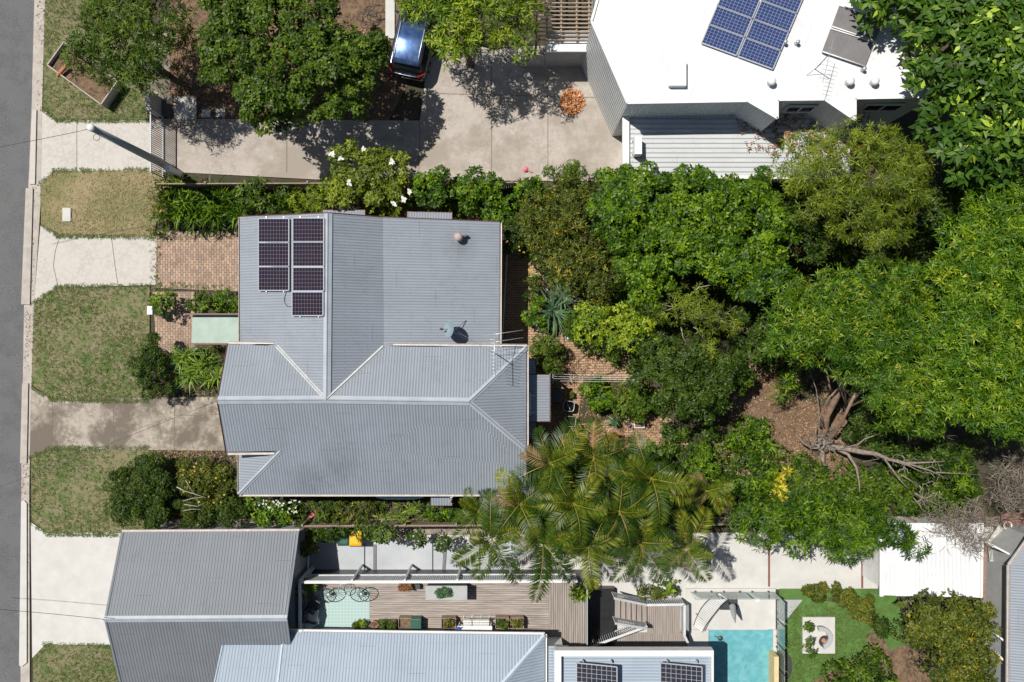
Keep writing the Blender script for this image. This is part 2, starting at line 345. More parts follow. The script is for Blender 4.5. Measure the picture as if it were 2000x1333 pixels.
# leaves
LM = {
 'bright': leafm('bright_green_leaf', (.014, .045, .002), (.052, .118, .003), (.18, .28, .006)),
 'mango': leafm('yellow_green_long_leaf', (.018, .062, .003), (.060, .135, .004), (.19, .29, .012), d=(.28, .28, .02)),
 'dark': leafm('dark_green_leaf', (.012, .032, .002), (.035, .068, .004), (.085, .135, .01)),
 'olive': leafm('olive_leaf', (.028, .042, .004), (.075, .10, .009), (.17, .19, .02), d=(.38, .24, .02)),
 'acacia': leafm('olive_yellow_feathery_leaf', (.04, .07, .005), (.115, .16, .010), (.25, .30, .02)),
 'lime': leafm('lime_green_leaf', (.05, .11, .005), (.16, .245, .010), (.36, .42, .02)),
 'mid': leafm('mid_green_leaf', (.017, .044, .003), (.052, .100, .005), (.14, .205, .012)),
 'bigleaf': leafm('broad_glossy_leaf', (.022, .06, .005), (.055, .125, .010), (.15, .24, .02), d=(.36, .48, .05)),
 'palm': leafm('palm_leaflet', (.008, .030, .002), (.034, .072, .003), (.16, .19, .012), trans=.2, rough=.45, spec=.3, d=(.38, .28, .04)),
 'yellow': leafm('yellow_croton_leaf', (.35, .32, .02), (.55, .45, .03), (.68, .55, .05)),
 'redbrown': leafm('brown_dead_leaf', (.16, .06, .02), (.25, .10, .035), (.36, .17, .06), trans=.1),
 'orange': leafm('orange_leaf_litter', (.38, .15, .06), (.55, .26, .12), (.70, .42, .24), trans=.1),
 'twig': leafm('grey_dead_twig', (.10, .08, .06), (.18, .15, .12), (.30, .26, .21), trans=0, rough=.9),
 'grass': leafm('grass_blade', (.065, .10, .02), (.10, .145, .032), (.16, .19, .055), trans=.2, rough=.6, spec=.2),
 'fernm': leafm('fresh_green_strap_leaf', (.05, .11, .010), (.13, .22, .018), (.26, .34, .04)),
 'blue_yucca': leafm('blue_green_strap_leaf', (.05, .11, .05), (.09, .17, .08), (.17, .26, .14)),
 'straw': leafm('dry_grass_blade', (.22, .18, .09), (.32, .26, .14), (.42, .35, .20), trans=.1, rough=.7, spec=.2),
 'mangoy': leafm('fresh_yellow_green_long_leaf', (.025, .078, .003), (.080, .170, .005), (.22, .33, .014), d=(.34, .38, .02)),
 'litter': leafm('dry_leaf_litter', (.13, .075, .04), (.24, .14, .075), (.42, .30, .19), trans=.05, rough=.8),
 'drypalm': leafm('dry_palm_leaflet', (.10, .07, .03), (.17, .12, .05), (.26, .19, .09), trans=.1, rough=.8),
 'white': leafm('white_petal', (.6, .6, .55), (.72, .72, .66), (.8, .8, .75), trans=.2),
 'pinkflower': leafm('pink_petal', (.5, .04, .08), (.6, .08, .12), (.6, .2, .25), trans=.2),
}
# ------------------------------------------------------------ foliage
def unit(a): return a / np.maximum(np.linalg.norm(a, axis=-1, keepdims=True), 1e-9)
def leaves(rng, pos, axis, L, W, k, tilt=(.05, .7), fold=.25, droop=.15, lvar=.45, tone=0):
    """k leaves radiating round each rosette; returns verts (n*4,3), and one random per leaf"""
    n = len(pos); axis = unit(axis)
    ref = unit(rng.normal(size=(n, 3))); u = unit(np.cross(axis, ref)); v = np.cross(axis, u)
    az = (np.arange(k)[None, :] * (2 * np.pi / k) + rng.uniform(0, 6.28, (n, 1)) + rng.normal(0, .35, (n, k)))
    t = rng.uniform(tilt[0], tilt[1], (n, k))
    rad = u[:, None] * np.cos(az)[..., None] + v[:, None] * np.sin(az)[..., None]
    d = rad * np.cos(t)[..., None] + axis[:, None] * np.sin(t)[..., None]
    sd = unit(np.cross(axis[:, None], rad)); nrm = np.cross(d, sd) * -1
    nrm = np.where(nrm[..., 2:3] < 0, -nrm, nrm)
    l = (L * rng.uniform(1 - lvar, 1 + lvar, (n, k)))[..., None]; wd = l * (W / L) * .5
    p = pos[:, None] + d * l * .06
    q = np.stack([p, p + d * l * .45 + sd * wd + nrm * wd * fold, p + d * l - nrm * l * droop, p + d * l * .45 - sd * wd + nrm * wd * fold], 2)
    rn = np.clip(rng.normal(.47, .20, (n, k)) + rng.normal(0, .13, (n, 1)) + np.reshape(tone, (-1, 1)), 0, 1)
    return q.reshape(-1, 3), rn.reshape(-1)
def quadmesh(name, verts, rnd, m, parent=None, origin=None, label=None, cat=None, group=None, kind=None):
    org = np.array(parent_world(parent)) if parent is not None else np.array(origin if origin is not None else (0, 0, 0))
    n = len(verts) // 4; me = bpy.data.meshes.new(name)
    me.vertices.add(n * 4); me.vertices.foreach_set('co', (verts - org).astype(np.float32).ravel())
    me.loops.add(n * 4); me.loops.foreach_set('vertex_index', np.arange(n * 4, dtype=np.int32))
    me.polygons.add(n); me.polygons.foreach_set('loop_start', np.arange(0, n * 4, 4, dtype=np.int32))
    me.update(calc_edges=True)
    at = me.attributes.new('rnd', 'FLOAT', 'POINT'); at.data.foreach_set('value', np.repeat(rnd, 4).astype(np.float32))
    me.materials.append(m); o = bpy.data.objects.new(name, me); C.objects.link(o)
    if parent is not None: o.parent = parent
    else: o.location = org
    return tag(o, label, cat, group, kind)
def inpoly(x, y, poly):
    c = np.zeros(x.shape, bool); n = len(poly)
    for i in range(n):
        x1, y1 = poly[i]; x2, y2 = poly[(i + 1) % n]
        if y1 == y2: continue
        c ^= ((y1 > y) != (y2 > y)) & (x < (x2 - x1) * (y - y1) / (y2 - y1) + x1)
    return c
def edgedist(x, y, poly):
    d = np.full(x.shape, 1e9); n = len(poly)
    for i in range(n):
        a = np.array(poly[i], float); b = np.array(poly[(i + 1) % n], float); ab = b - a
        t = np.clip(((x - a[0]) * ab[0] + (y - a[1]) * ab[1]) / (ab @ ab), 0, 1)
        d = np.minimum(d, np.hypot(x - a[0] - t * ab[0], y - a[1] - t * ab[1]))
    return d
def ell(cx, cy, rx, ry, n=14, rng=None, j=.12):
    return [(cx + rx * math.cos(6.2832 * i / n) * (1 + random.uniform(-j, j)), cy + ry * math.sin(6.2832 * i / n) * (1 + random.uniform(-j, j))) for i in range(n)]
SP = {  # leaf length, width, leaves per rosette, rosettes per clump, clump radius, spacing, tilt, droop
 'bright': dict(L=.17, W=.095, k=4, n=44, r=.36, s=.52, tilt=(-.1, .7)),
 'mango': dict(L=.25, W=.046, k=9, n=20, r=.46, s=.54, tilt=(.0, .7)),
 'dark': dict(L=.13, W=.06, k=4, n=60, r=.42, s=.50, tilt=(-.2, .8)),
 'olive': dict(L=.12, W=.05, k=4, n=46, r=.42, s=.52, tilt=(-.2, .9)),
 'acacia': dict(L=.20, W=.028, k=11, n=28, r=.50, s=.60, tilt=(-.3, .8)),
 'lime': dict(L=.24, W=.05, k=8, n=18, r=.50, s=.60, tilt=(-.2, .7)),
 'mid': dict(L=.17, W=.07, k=5, n=40, r=.46, s=.56, tilt=(-.2, .8)),
 'bigleaf': dict(L=.36, W=.15, k=4, n=16, r=.55, s=.60, tilt=(-.5, .4)),
 'fine': dict(L=.09, W=.04, k=4, n=80, r=.34, s=.42, tilt=(-.2, .9)),
 'twig': dict(L=.34, W=.02, k=5, n=40, r=.45, s=.5, tilt=(-.2, 1.)),
 'yellow': dict(L=.26, W=.07, k=6, n=10, r=.28, s=.38, tilt=(0, .9)),
 'fernm': dict(L=.55, W=.06, k=9, n=5, r=.30, s=.42, tilt=(.1, .9)),
}
def crown(poly_px, z0, z1, sp, mt, parent, seed, name='crown', R_=1.6, s_=1.0, dens=1.0, scale=1.0, under=True, hole=.08, lumps=.5):
    rng = np.random.default_rng(seed); S = dict(SP[sp]); zm = z1 - .25 * (z1 - z0)
    pl0 = [np.array(P(x, y, zm)[:2]) for x, y in poly_px]; pl = []
    for i in range(len(pl0)):
        a, b = pl0[i], pl0[(i + 1) % len(pl0)]; e = b - a; ln_ = np.hypot(*e); kk = max(1, int(ln_ / .55)); nn = np.array([-e[1], e[0]]) / max(ln_, 1e-6); am = min(.20, .2 * R_)
        for j in range(kk): pl.append(tuple(a + e * j / kk + nn * rng.normal(0, am)))
    xs = [p[0] for p in pl]; ys = [p[1] for p in pl]; s = S['s'] * s_
    def centres(s, inset):
        gx, gy = np.meshgrid(np.arange(min(xs), max(xs), s), np.arange(min(ys), max(ys), s))
        x = gx.ravel() + rng.uniform(-.5, .5, gx.size) * s; y = gy.ravel() + rng.uniform(-.5, .5, gx.size) * s
        k = inpoly(x, y, pl); x, y = x[k], y[k]; d = edgedist(x, y, pl)
        k = (d > inset) & (rng.uniform(size=len(x)) > np.where(d < inset + .35, .35, hole)); return x[k], y[k], d[k]
    x, y, d = centres(s, S['r'] * .35)
    if len(x) < 3:
        s = s * .45; x, y, d = centres(s, 0.0); S['n'] = max(2, int(S['n'] * .35)); S['r'] *= .5
    if len(x) < 2: x = np.array([np.mean(xs)] * 3) + rng.normal(0, .04, 3); y = np.array([np.mean(ys)] * 3) + rng.normal(0, .04, 3); d = np.full(3, .1)
    ph = rng.uniform(0, 6.28, 6); fr = rng.uniform(.9, 2.0, 6)
    ln = (np.sin(x * fr[0] + ph[0]) * np.cos(y * fr[1] + ph[1]) + np.sin(x * fr[2] + y * fr[3] + ph[2]) + np.sin(x * fr[4] * 1.7 - y * fr[5] * 1.7 + ph[3]) * .6)
    Rr = min(R_, max(d.max(), .2)) if len(d) else R_
    prof = np.sqrt(1 - (1 - np.minimum(1, d / Rr)) ** 2)
    z = z0 + (z1 - z0) * prof * .85 + ln * .17 * lumps * min(1, (z1 - z0)) + rng.uniform(-.28, .28, len(x)) * lumps
    z = np.maximum(z, .12)
    V = []; Q = []; cs = np.stack([x, y, z], 1)
    def grow(cs, n, rr, Ls, zlo):
        m = len(cs)
        if not m: return
        c = np.repeat(cs, n, 0); r = np.repeat(rr * rng.uniform(.75, 1.25, m), n)
        uz = rng.uniform(zlo, 1, m * n); a = rng.uniform(0, 6.28, m * n); h = np.sqrt(np.maximum(0, 1 - uz ** 2))
        dr = np.stack([h * np.cos(a), h * np.sin(a), uz], 1)
        pos = c + dr * r[:, None] * rng.uniform(.72, 1.08, (m * n, 1)) * np.array([1, 1, .8])
        pos[:, 2] = np.maximum(pos[:, 2], .05)
        ax = unit(dr * .8 + np.array([0, 0, .75]) + rng.normal(0, .35, dr.shape))
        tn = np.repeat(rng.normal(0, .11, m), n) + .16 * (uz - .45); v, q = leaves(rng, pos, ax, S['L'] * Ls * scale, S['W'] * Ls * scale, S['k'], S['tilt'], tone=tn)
        V.append(v); Q.append(q)
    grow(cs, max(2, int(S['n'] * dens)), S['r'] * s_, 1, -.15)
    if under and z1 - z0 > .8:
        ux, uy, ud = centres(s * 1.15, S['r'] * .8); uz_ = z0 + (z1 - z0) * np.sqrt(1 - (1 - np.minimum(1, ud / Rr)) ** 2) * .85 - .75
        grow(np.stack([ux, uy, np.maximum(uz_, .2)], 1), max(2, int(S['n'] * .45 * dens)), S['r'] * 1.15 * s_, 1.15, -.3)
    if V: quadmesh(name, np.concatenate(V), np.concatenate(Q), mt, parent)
    return cs
def limbs(name, base, top, cs, rng, r0, nl, m, parent):
    mb = MB(); base, top = Vector(base), Vector(top)
    mid = base.lerp(top, .5) + Vector((rng.uniform(-.15, .15), rng.uniform(-.15, .15), 0))
    mb.tube([base, base.lerp(mid, .25), mid, top], [r0 * 1.35, r0 * 1.05, r0 * .85, r0 * .7], 8)
    if len(cs):
        for i in rng.choice(len(cs), min(nl, len(cs)), replace=False):
            e = Vector(cs[i]); a = top.lerp(base, rng.uniform(0, .25)); m1 = a.lerp(e, .5) + Vector((rng.uniform(-.2, .2), rng.uniform(-.2, .2), -.15))
            mb.tube([a, m1, e], [r0 * .5, r0 * .3, r0 * .1], 5)
    return mb.build(name, m, parent, True)
def tree(kind, poly, z0, z1, sp, mt, label, cat='tree', group=None, seed=1, base=None, r0=.12, nl=9, bark='bark', **k):
    cx = sum(p[0] for p in poly) / len(poly); cy = sum(p[1] for p in poly) / len(poly)
    c = P(cx, cy, (z0 + z1) / 2) if base is None else P(*base, 0)
    t = thing(kind, (c.x, c.y, 0), label, cat, group)
    cs = crown(poly, z0, z1, sp, LM[mt], t, seed, **k)
    top = P(cx, cy, (z0 + z1) / 2); rng = np.random.default_rng(seed + 99)
    limbs('trunk' if cat == 'tree' else 'stem', (c.x, c.y, -.05), (top.x * .6 + c.x * .4, top.y * .6 + c.y * .4, z0 + .25 * (z1 - z0)), cs, rng, r0, nl, M[bark], t)
    return t
def bare(t, strokes, f, _, zf, m, name='branch'):
    """bare branches from traced strokes, each polyline in picture points"""
    for st, za, zb, ra, rb in strokes:
        mb = MB(); n = len(st); pts = []
        for i, (x, y) in enumerate(st):
            u = i / (n - 1); px, py = f(x, y); pts.append(P(px, py, za + (zb - za) * u + (zf or 0) * min(1, max(0, px - 1625) / 60) if zf else za + (zb - za) * u))
        mb.tube(pts, [(ra + (rb - ra) * i / (n - 1)) for i in range(n)], 6)
        mb.build(name, m, t, True)
# ============================================================ THE SETTING
def sheet(name, pts, z, m, t=None, kind='structure', label=None, cat=None):
    mb = MB(); q = [P(x, y, z) for x, y in pts]
    if t: mb.prism(q, z - t)
    else: mb.face(q)
    return tag(mb.build(name, m), label, cat, None, kind)
g = MB(); g.face([(-220, -220, -.02), (220, -220, -.02), (220, 220, -.02), (-220, 220, -.02)]); tag(g.build('ground', M['soil']), kind='structure')
sheet('road', [(-900, -1500), (72, -1500), (67, 0), (62, 200), (56, 350), (47, 600), (42, 900), (40, 1333), (38, 3000), (-900, 3000)], .0, M['asphalt'])
sheet('kerb', [(69, -700), (67, 0), (62, 200), (56, 350), (47, 600), (42, 900), (40, 1333), (39, 2200), (58, 2200), (58, 1333), (57, 960), (60, 800), (66, 600), (79, 400), (82, 215), (88, 0), (92, -700)], .06, M['kerbm'], .09)
LAWN = [([(90, -700), (88, 0), (84, 213), (112, 235), (292, 235), (292, 40), (292, -700)], 'lawn'),
        ([(80, 362), (105, 336), (200, 333), (325, 334), (300, 462), (115, 460), (80, 438)], 'lawn_dry'),
        ([(66, 595), (112, 562), (292, 560), (292, 782), (100, 779), (62, 752)], 'lawn'),
        ([(60, 897), (95, 878), (292, 876), (292, 1042), (92, 1042), (62, 1018)], 'lawn'),
        ([(65, 1286), (88, 1259), (240, 1263), (240, 1333), (240, 2200), (65, 2200)], 'lawn')]
for p, m in LAWN: sheet('lawn', p, .05, M[m], .07)
def verge(n, pts, m, z=.055): sheet(n, pts, z, M[m], .07)
verge('driveway', [(82, 214), (112, 235), (293, 235), (293, 334), (105, 335), (80, 362)], 'concrete')
verge('driveway', [(293, 232), (820, 236), (835, 120), (870, 90), (1240, 90), (1240, 354), (640, 352), (293, 334)], 'conc_pink', .05)
verge('driveway', [(79, 440), (115, 460), (306, 462), (304, 557), (112, 562), (66, 594)], 'concrete')
verge('driveway', [(60, 754), (100, 779), (470, 775), (470, 881), (95, 878), (59, 896)], 'conc_old')
verge('driveway', [(60, 1020), (92, 1042), (300, 1040), (300, 1262), (88, 1259), (63, 1286)], 'conc_white')
def joint(pts, w=.025, z=.060):
    mb = MB()
    for a, b in zip(pts, pts[1:]): mb.beam(P(*a, z), P(*b, z), w, .006)
    return tag(mb.build('joint_line', M['dark_joint']), kind='structure')
M['dark_joint'] = mat('dirt_filled_joint', (.12, .10, .08), (.18, .15, .12), 6, .95)
for p in ([(102, 779), (101, 878)], [(222, 778), (221, 877)], [(341, 778), (341, 880)], [(117, 462), (108, 490), (104, 520), (111, 550), (113, 561)], [(217, 461), (221, 490), (224, 515), (230, 556)],
          [(560, 236), (560, 337)], [(960, 120), (960, 345)], [(1070, 150), (1070, 345)], [(293, 236), (293, 334)], [(345, 240), (344, 334)], [(820, 240), (818, 340)], [(340, 812), (440, 810)], [(1215, 90), (1215, 345)], [(850, 183), (1215, 192)], [(150, 236), (150, 334)]):
    joint(p)
joint([(-20, 398), (20, 402), (48, 399)], .03, .006)
verge('paved_yard', [(306, 452), (475, 452), (475, 570), (305, 563)], 'brick', .052)
verge('paved_path', [(298, 570), (380, 570), (380, 690), (306, 690)], 'brick', .048)
verge('paved_yard', [(975, 470), (1062, 470), (1062, 700), (975, 700)], 'brick2', .03)
verge('paved_yard', [(1040, 640), (1130, 655), (1255, 690), (1250, 745), (1135, 740), (1040, 745)], 'brick2', .034)
verge('paved_yard', [(1035, 740), (1140, 738), (1128, 830), (1260, 808), (1300, 812), (1350, 850), (1345, 870), (1240, 872), (1100, 905), (1035, 900)], 'brick2', .038)
verge('paved_path', [(1388, 862), (1408, 862), (1470, 930), (1520, 985), (1500, 1000), (1440, 935)], 'brick2', .03)
sheet('bare_soil', [(1440, 720), (1500, 700), (1560, 780), (1620, 800), (1690, 840), (1640, 950), (1560, 960), (1470, 880), (1420, 830)], .0, M['mulch'])
sheet('garden_bed', [(330, -200), (780, -200), (835, 90), (760, 235), (330, 233)], .0, M['mulch'])
sheet('garden_bed', [(293, 60), (332, 60), (332, 232), (293, 214)], .004, M['conc_old'])
# lower neighbour's ground
sheet('concrete_path', [(590, 1048), (1500, 1040), (1940, 1030), (1930, 1165), (1720, 1165), (1500, 1150), (1500, 1345), (590, 1333)], .02, M['conc_white'])
sheet('side_passage', [(1925, 1010), (2300, 1010), (2300, 1700), (1925, 1700)], .01, M['conc_old'])
sheet('lawn', [(1522, 1150), (1745, 1150), (1770, 1230), (1790, 1345), (1522, 1345)], .03, M['lawn_neat'])
sheet('garden_bed', [(1690, 1240), (1720, 1228), (1735, 1270), (1770, 1260), (1830, 1300), (1830, 1360), (1700, 1360), (1700, 1290), (1590, 1350), (1570, 1340), (1700, 1270)], .036, M['mulch'])
sheet('side_path', [(230, 1015), (1000, 1012), (1000, 1050), (590, 1060), (300, 1045)], .0, M['conc_old'])

# kerb ramps: flat slabs bridging the gutter, each a thing
def ramp_plate(label, pts, m):
    mb = MB(); mb.prism([P(x, y, .13) for x, y in pts], .075)
    tag(mb.build('gutter_ramp', M[m], bevel=.008), label, 'ramp', 'concrete ramps bridging the gutter')
ramp_plate('short pale concrete gutter ramp at the gated driveway', [(63, 215), (71, 215), (68, 360), (57, 360)], 'concrete')
ramp_plate('speckled grey gutter ramp at the driveway leading to the brick yard', [(50, 368), (64, 368), (58, 595), (41, 595)], 'kerbm')
ramp_plate('weathered grey gutter ramp at the long brown driveway', [(43, 749), (55, 749), (52, 905), (39, 905)], 'kerbm')
ramp_plate('bright white gutter ramp with cut corners at the garage driveway', [(41, 980), (47, 978), (52, 984), (52, 1295), (42, 1303), (37, 1300)], 'conc_white')

# ============================================================ MAIN HOUSE
hs = thing('house', P(730, 700, 0), 'grey corrugated steel roofed house with T shaped ridges in the middle of the photo', 'house')
ZR, ZE, ZS = 5.2, 4.0, 3.0
A = P(641, 417, ZR); B = P(638, 781, ZR); Wn = P(470, 424, 3.1); Ws = P(470, 682, 3.1); K1 = P(748, 425, 4.1); K2 = P(750, 677, 4.0); V1 = P(541, 676, 4.0)
En = P(976, 434, 3.0); Es = P(974, 684, 3.0); G1 = P(425, 782, ZR); G2 = P(445, 673, ZE); G3 = P(442, 883, ZE)
HR = P(916, 785, ZR); NE = P(1028, 679, ZE); HE = P(1028, 880, ZE); SE = P(1028, 966, ZS); SW = P(466, 966, ZS); PW = P(468, 884, 3.02); PI = P(548, 882, ZE - .05)
PI2 = P(549, 881, ZE)
rf = MB()
rf.slab([A, B, V1, Ws, Wn], .05, 0)                      # west slope of north wing
rf.slab([A, K1, K2, B], .05, 0)                          # steep east slope
rf.slab([K1, En, Es, K2], .05, 0)                        # broken back slope
rf.slab([G1, B, V1, G2], .05, R(90))                     # north slope, west part
rf.slab([B, HR, NE, K2], .05, R(90))                     # north slope, east part
rf.slab([G1, G3, PI2, SW, SE, HE, HR, B], .05, R(90))    # long south slope
rf.slab([HR, HE, NE], .05, 0)                            # east hip
rf.slab([PI, SW, PW], .05, 0, -.01)                      # porch hip
roof = rf.build('roof', M['roof'], hs)
def cap(pts, w=.17, name='ridge_cap', m='cap', off=.03, par=None):
    mb = MB()
    for a, b in zip(pts, pts[1:]):
        a, b = Vector(a) + Vector((0, 0, off)), Vector(b) + Vector((0, 0, off)); d = (b - a).normalized(); sd = d.cross(Vector((0, 0, 1))).normalized() * w
        mb.loft([[q - sd - Vector((0, 0, w * .42)), q - sd * .22, q + Vector((0, 0, .05)), q + sd * .22, q + sd - Vector((0, 0, w * .42)), q - Vector((0, 0, .10))] for q in (a, b)])
    return mb.build(name, M[m], par or roof)
cap([A, B]); cap([G1, B, HR]); cap([HR, NE], .11); cap([HR, HE], .11); cap([P(549, 881, ZE), SW], .09)
M['valley'] = mat('pale_valley_flashing', (.50, .51, .52), (.40, .41, .42), 4, .4)
cap([B, V1], .08, 'valley_flashing', 'valley', .075); cap([B, K2], .08, 'valley_flashing', 'valley', .075)
def gutter(a, b, par=None, m='gutter', w=.10, h=.10, dz=-.03, name='gutter', inward=(0, 0)):
    a, b = Vector(a), Vector(b); d = (b - a).normalized(); sd = d.cross(Vector((0, 0, 1))) * -w
    mb = MB(); z = Vector((0, 0, dz)); zz = Vector((0, 0, dz - h))
    for p, q, r_ in ((0, .12, 1), (.88, 1, 1), (0, 1, 0)):
        s0, s1 = sd * p, sd * q
        lo, hi = (zz, z) if r_ else (zz, zz + Vector((0, 0, .015)))
        mb.loft([[e + s0 + lo, e + s1 + lo, e + s1 + hi, e + s0 + hi] for e in (a, b)])
    return mb.build(name, M[m], par or hs)
gutter(SE, SW); gutter(En, P(975, 684, 3.0))
gutter(P(1028, 676, ZE), HE)
gutter(P(748, 675, ZE), P(1030, 677, ZE), dz=0.01, m='gutter') ; gutter(P(445, 671.5, ZE), P(541, 672.5, ZE), dz=.0, m='gutter')
gutter(P(535, 884, ZE), P(443, 885, ZE)); gutter(P(467, 966, ZS), P(467, 886, ZS)); gutter(P(469, 682, 3.1), P(469, 424, 3.1), m='gutter', w=.09)
def barge(a, b, name='barge_board', w=.03, h=.2, m='darkred', par=None):
    mb = MB(); mb.beam(Vector(a) - Vector((0, 0, .07)), Vector(b) - Vector((0, 0, .07)), w, h); return mb.build(name, M[m], par or hs)
o_ = Vector((-.02, 0, 0)); n_ = Vector((0, .025, 0))
barge(G1 + o_, G2 + o_); barge(G1 + o_, G3 + o_); barge(A + n_, Wn + n_); barge(A + n_, K1 + n_); barge(K1 + n_, En + n_); barge(HE + Vector((.02, 0, 0)), SE + Vector((.02, 0, 0)))
# walls with windows and doors under the eaves
wl = MB()
def wallbox(x0, x1, y0, y1, zt): wl.prism([(x0, y0, zt), (x1, y0, zt), (x1, y1, zt), (x0, y1, zt)], 0)
wallbox(Wn.x + .45, En.x - .45, Es.y - 2, Wn.y - .3, 2.85); wallbox(G2.x + .35, NE.x - .45, G3.y + .25, G2.y - .3, 3.75); wallbox(SW.x + .6, SE.x - .45, SW.y + .45, SW.y + 2.4, 2.85)
wl.build('wall', M['wallw'], hs)
gb = MB(); gb.mesh([G2 + Vector((.36, -.3, -.28)), G3 + Vector((.36, .25, -.28)), G1 + Vector((.36, 0, -.25)), G2 + Vector((.30, -.3, -.28)), G3 + Vector((.30, .25, -.28)), G1 + Vector((.30, 0, -.25))], [(0, 1, 2), (5, 4, 3), (0, 3, 4, 1), (1, 4, 5, 2), (2, 5, 3, 0)]); gb.build('gable_wall', M['wallw'], hs)
def window(c, wdt, hgt, ax, par):      # ax: outward normal letter
    n = {'n': (0, 1), 's': (0, -1), 'e': (1, 0), 'w': (-1, 0)}[ax]; n = Vector((*n, 0)); s_ = Vector((abs(n.y), abs(n.x), 0)); c = Vector(c)
    f = MB()
    for u, v, a, b_ in ((0, hgt / 2, wdt, .07), (0, -hgt / 2, wdt, .07), (wdt / 2, 0, .07, hgt), (-wdt / 2, 0, .07, hgt), (0, 0, .05, hgt)):
        d = s_ * a + Vector((abs(n.x) * .08, abs(n.y) * .08, b_)); f.box(c + s_ * u + Vector((0, 0, v)) + n * .03, [max(k, .02) for k in d])
    fr = f.build('window', M['whitep'], par); p_ = MB(); d = s_ * (wdt - .06) + Vector((abs(n.x) * .03, abs(n.y) * .03, hgt - .06)); p_.box(c + n * .02, [max(k, .02) for k in d]); p_.build('pane', M['glass'], fr)
for x in (-9.4, -5.2): window((x, Wn.y - .3, 1.6), 1.4, 1.1, 'n', hs)
for x in (-9.5, -6, -3, -.9): window((x, SW.y + .45, 1.7), 1.4, 1.1, 's', hs)
window((En.x - .45, 3.2, 1.6), 1.6, 1.1, 'e', hs); window((G2.x + .35, -1.6, 1.5), 1.8, 1.2, 'w', hs); window((Wn.x + .45, 3.2, 1.6), 1.6, 1.1, 'w', hs)
# small awnings that stick out past the eaves
def awning(pts, zs, ang, m='roof', label=None, name='awning'):
    mb = MB(); q = [P(x, y, z) for (x, y), z in zip(pts, zs)]; mb.slab(q, .03, ang); o = mb.build(name, M[m], hs)
    s2 = MB()
    for i in range(4):
        a, b = q[i], q[(i + 1) % 4]; s2.beam(a - Vector((0, 0, .04)), b - Vector((0, 0, .04)), .03, .09)
    s2.build('frame', M['darkred'], o); return o
awning([(630, 411), (713, 411), (713, 445), (630, 445)], [2.2, 2.2, 2.7, 2.7], R(90)); awning([(795, 414), (883, 416), (883, 450), (795, 450)], [2.2, 2.2, 2.7, 2.7], R(90))
awning([(841, 988), (883, 988), (883, 950), (841, 950)], [2.1, 2.1, 2.5, 2.5], R(90)); awning([(943, 990), (986, 990), (986, 950), (943, 950)], [2.1, 2.1, 2.5, 2.5], R(90))
awning([(1010, 703), (1047, 703), (1047, 856), (1010, 856)], [2.5, 2.2, 2.2, 2.5], 0)
pr = awning([(1005, 732), (1074, 732), (1074, 824), (1005, 824)], [3.25, 2.9, 2.9, 3.25], 0, name='porch_roof')
mb = MB()
for x, y in ((1070, 736), (1070, 820)): q = P(x, y, 2.85); mb.box((q.x, q.y, 1.4), (.09, .09, 2.8))
mb.build('post', M['whitep'], pr)
gutter(P(1072, 731, 2.9), P(1072, 825, 2.9), par=pr, w=.08)
# entry porch with green sheeting between red beams
ep = thing('entry_canopy', P(420, 645, 0), 'pale green entry canopy between two dark red beams beside the west roof edge', 'canopy')
mb = MB(); mb.prism([P(376, 616, 2.3), P(474, 616, 2.3), P(474, 671, 2.3), P(374, 671, 2.3)], 2.26); mb.build('canopy_sheet', M['roof_green'], ep)
for y in (614, 672):
    mb = MB(); mb.beam(P(362, y, 2.55), P(474, y, 2.55), .07, .22); mb.build('beam', M['darkred'], ep)
    mb = MB(); q = P(384, y, 2.4); mb.box((q.x, q.y, 1.2), (.09, .09, 2.4)); mb.build('post', M['darkred'], ep)

PW_ = plane3(A, B, Wn); PE1 = plane3(A, B, K1); PE2 = plane3(K1, En, Es); PN = plane3(G1, B, G2); PS = plane3(G1, HR, SE)
# ------------------------------------------------------------ solar panels
def panel(corners, cellm, par, framem='alu', t=.035):
    """corners: 3D tl,tr,br,bl; the panel is a part of the roof it is fixed to"""
    tl, tr, br, bl = [Vector(c) for c in corners]; c = (tl + tr + br + bl) / 4
    n = (tr - tl).cross(bl - tl).normalized()
    if n.z < 0: n = -n
    f = MB()
    for a, b in ((tl, tr), (tr, br), (br, bl), (bl, tl)): f.beam(a, b, .045, t, n)
    th = f.build('solar_panel', M[framem], par)
    g_ = MB(); k = .985; q = [c + (p - c) * k + n * .008 for p in (tl, tr, br, bl)]; g_.face(q, [(0, 1), (1, 1), (1, 0), (0, 0)]); g_.face([p - n * .012 for p in q][::-1], [(0, 0)] * 4)
    g_.build('cell_face', M[cellm], th); return th
def pxpanel(x0, y0, x1, y1, pl, off=.12): return [on(x, y, pl, off) for x, y in ((x0, y0), (x1, y0), (x1, y1), (x0, y1))]
rows = [('topmost', 428, 474), ('second', 475, 521), ('third', 522, 568)]
for n_2, y0, y1 in rows: panel(pxpanel(509, y0, 568, y1, PW_), 'pv_dark', hs)
rows = [('topmost', 427, 473), ('second', 474, 521), ('third', 523, 569), ('lowest', 571, 617)]
for n_2, y0, y1 in rows: panel(pxpanel(576 - (y0 > 560) * 1.5, y0, 636 - (y0 > 560) * 1.5, y1, PW_), 'pv_dark', hs)
mb = MB()
for x, y0, y1 in ((522, 424, 571), (556, 424, 571), (588, 423, 620), (624, 423, 620)): mb = MB(); mb.beam(on(x, y0, PW_, .06), on(x, y1, PW_, .06), .04, .05); mb.build('mounting_rail', M['metal'], hs)
mb = MB(); pts = [(560, 571), (557, 580), (556, 590), (562, 599), (574, 600)]; mb.tube([on(x, y, PW_, .03) for x, y in pts], .012, 5); tag(mb.build('cable', M['black'], smooth=True), 'black cable curling on the roof under the solar panels', 'cable')
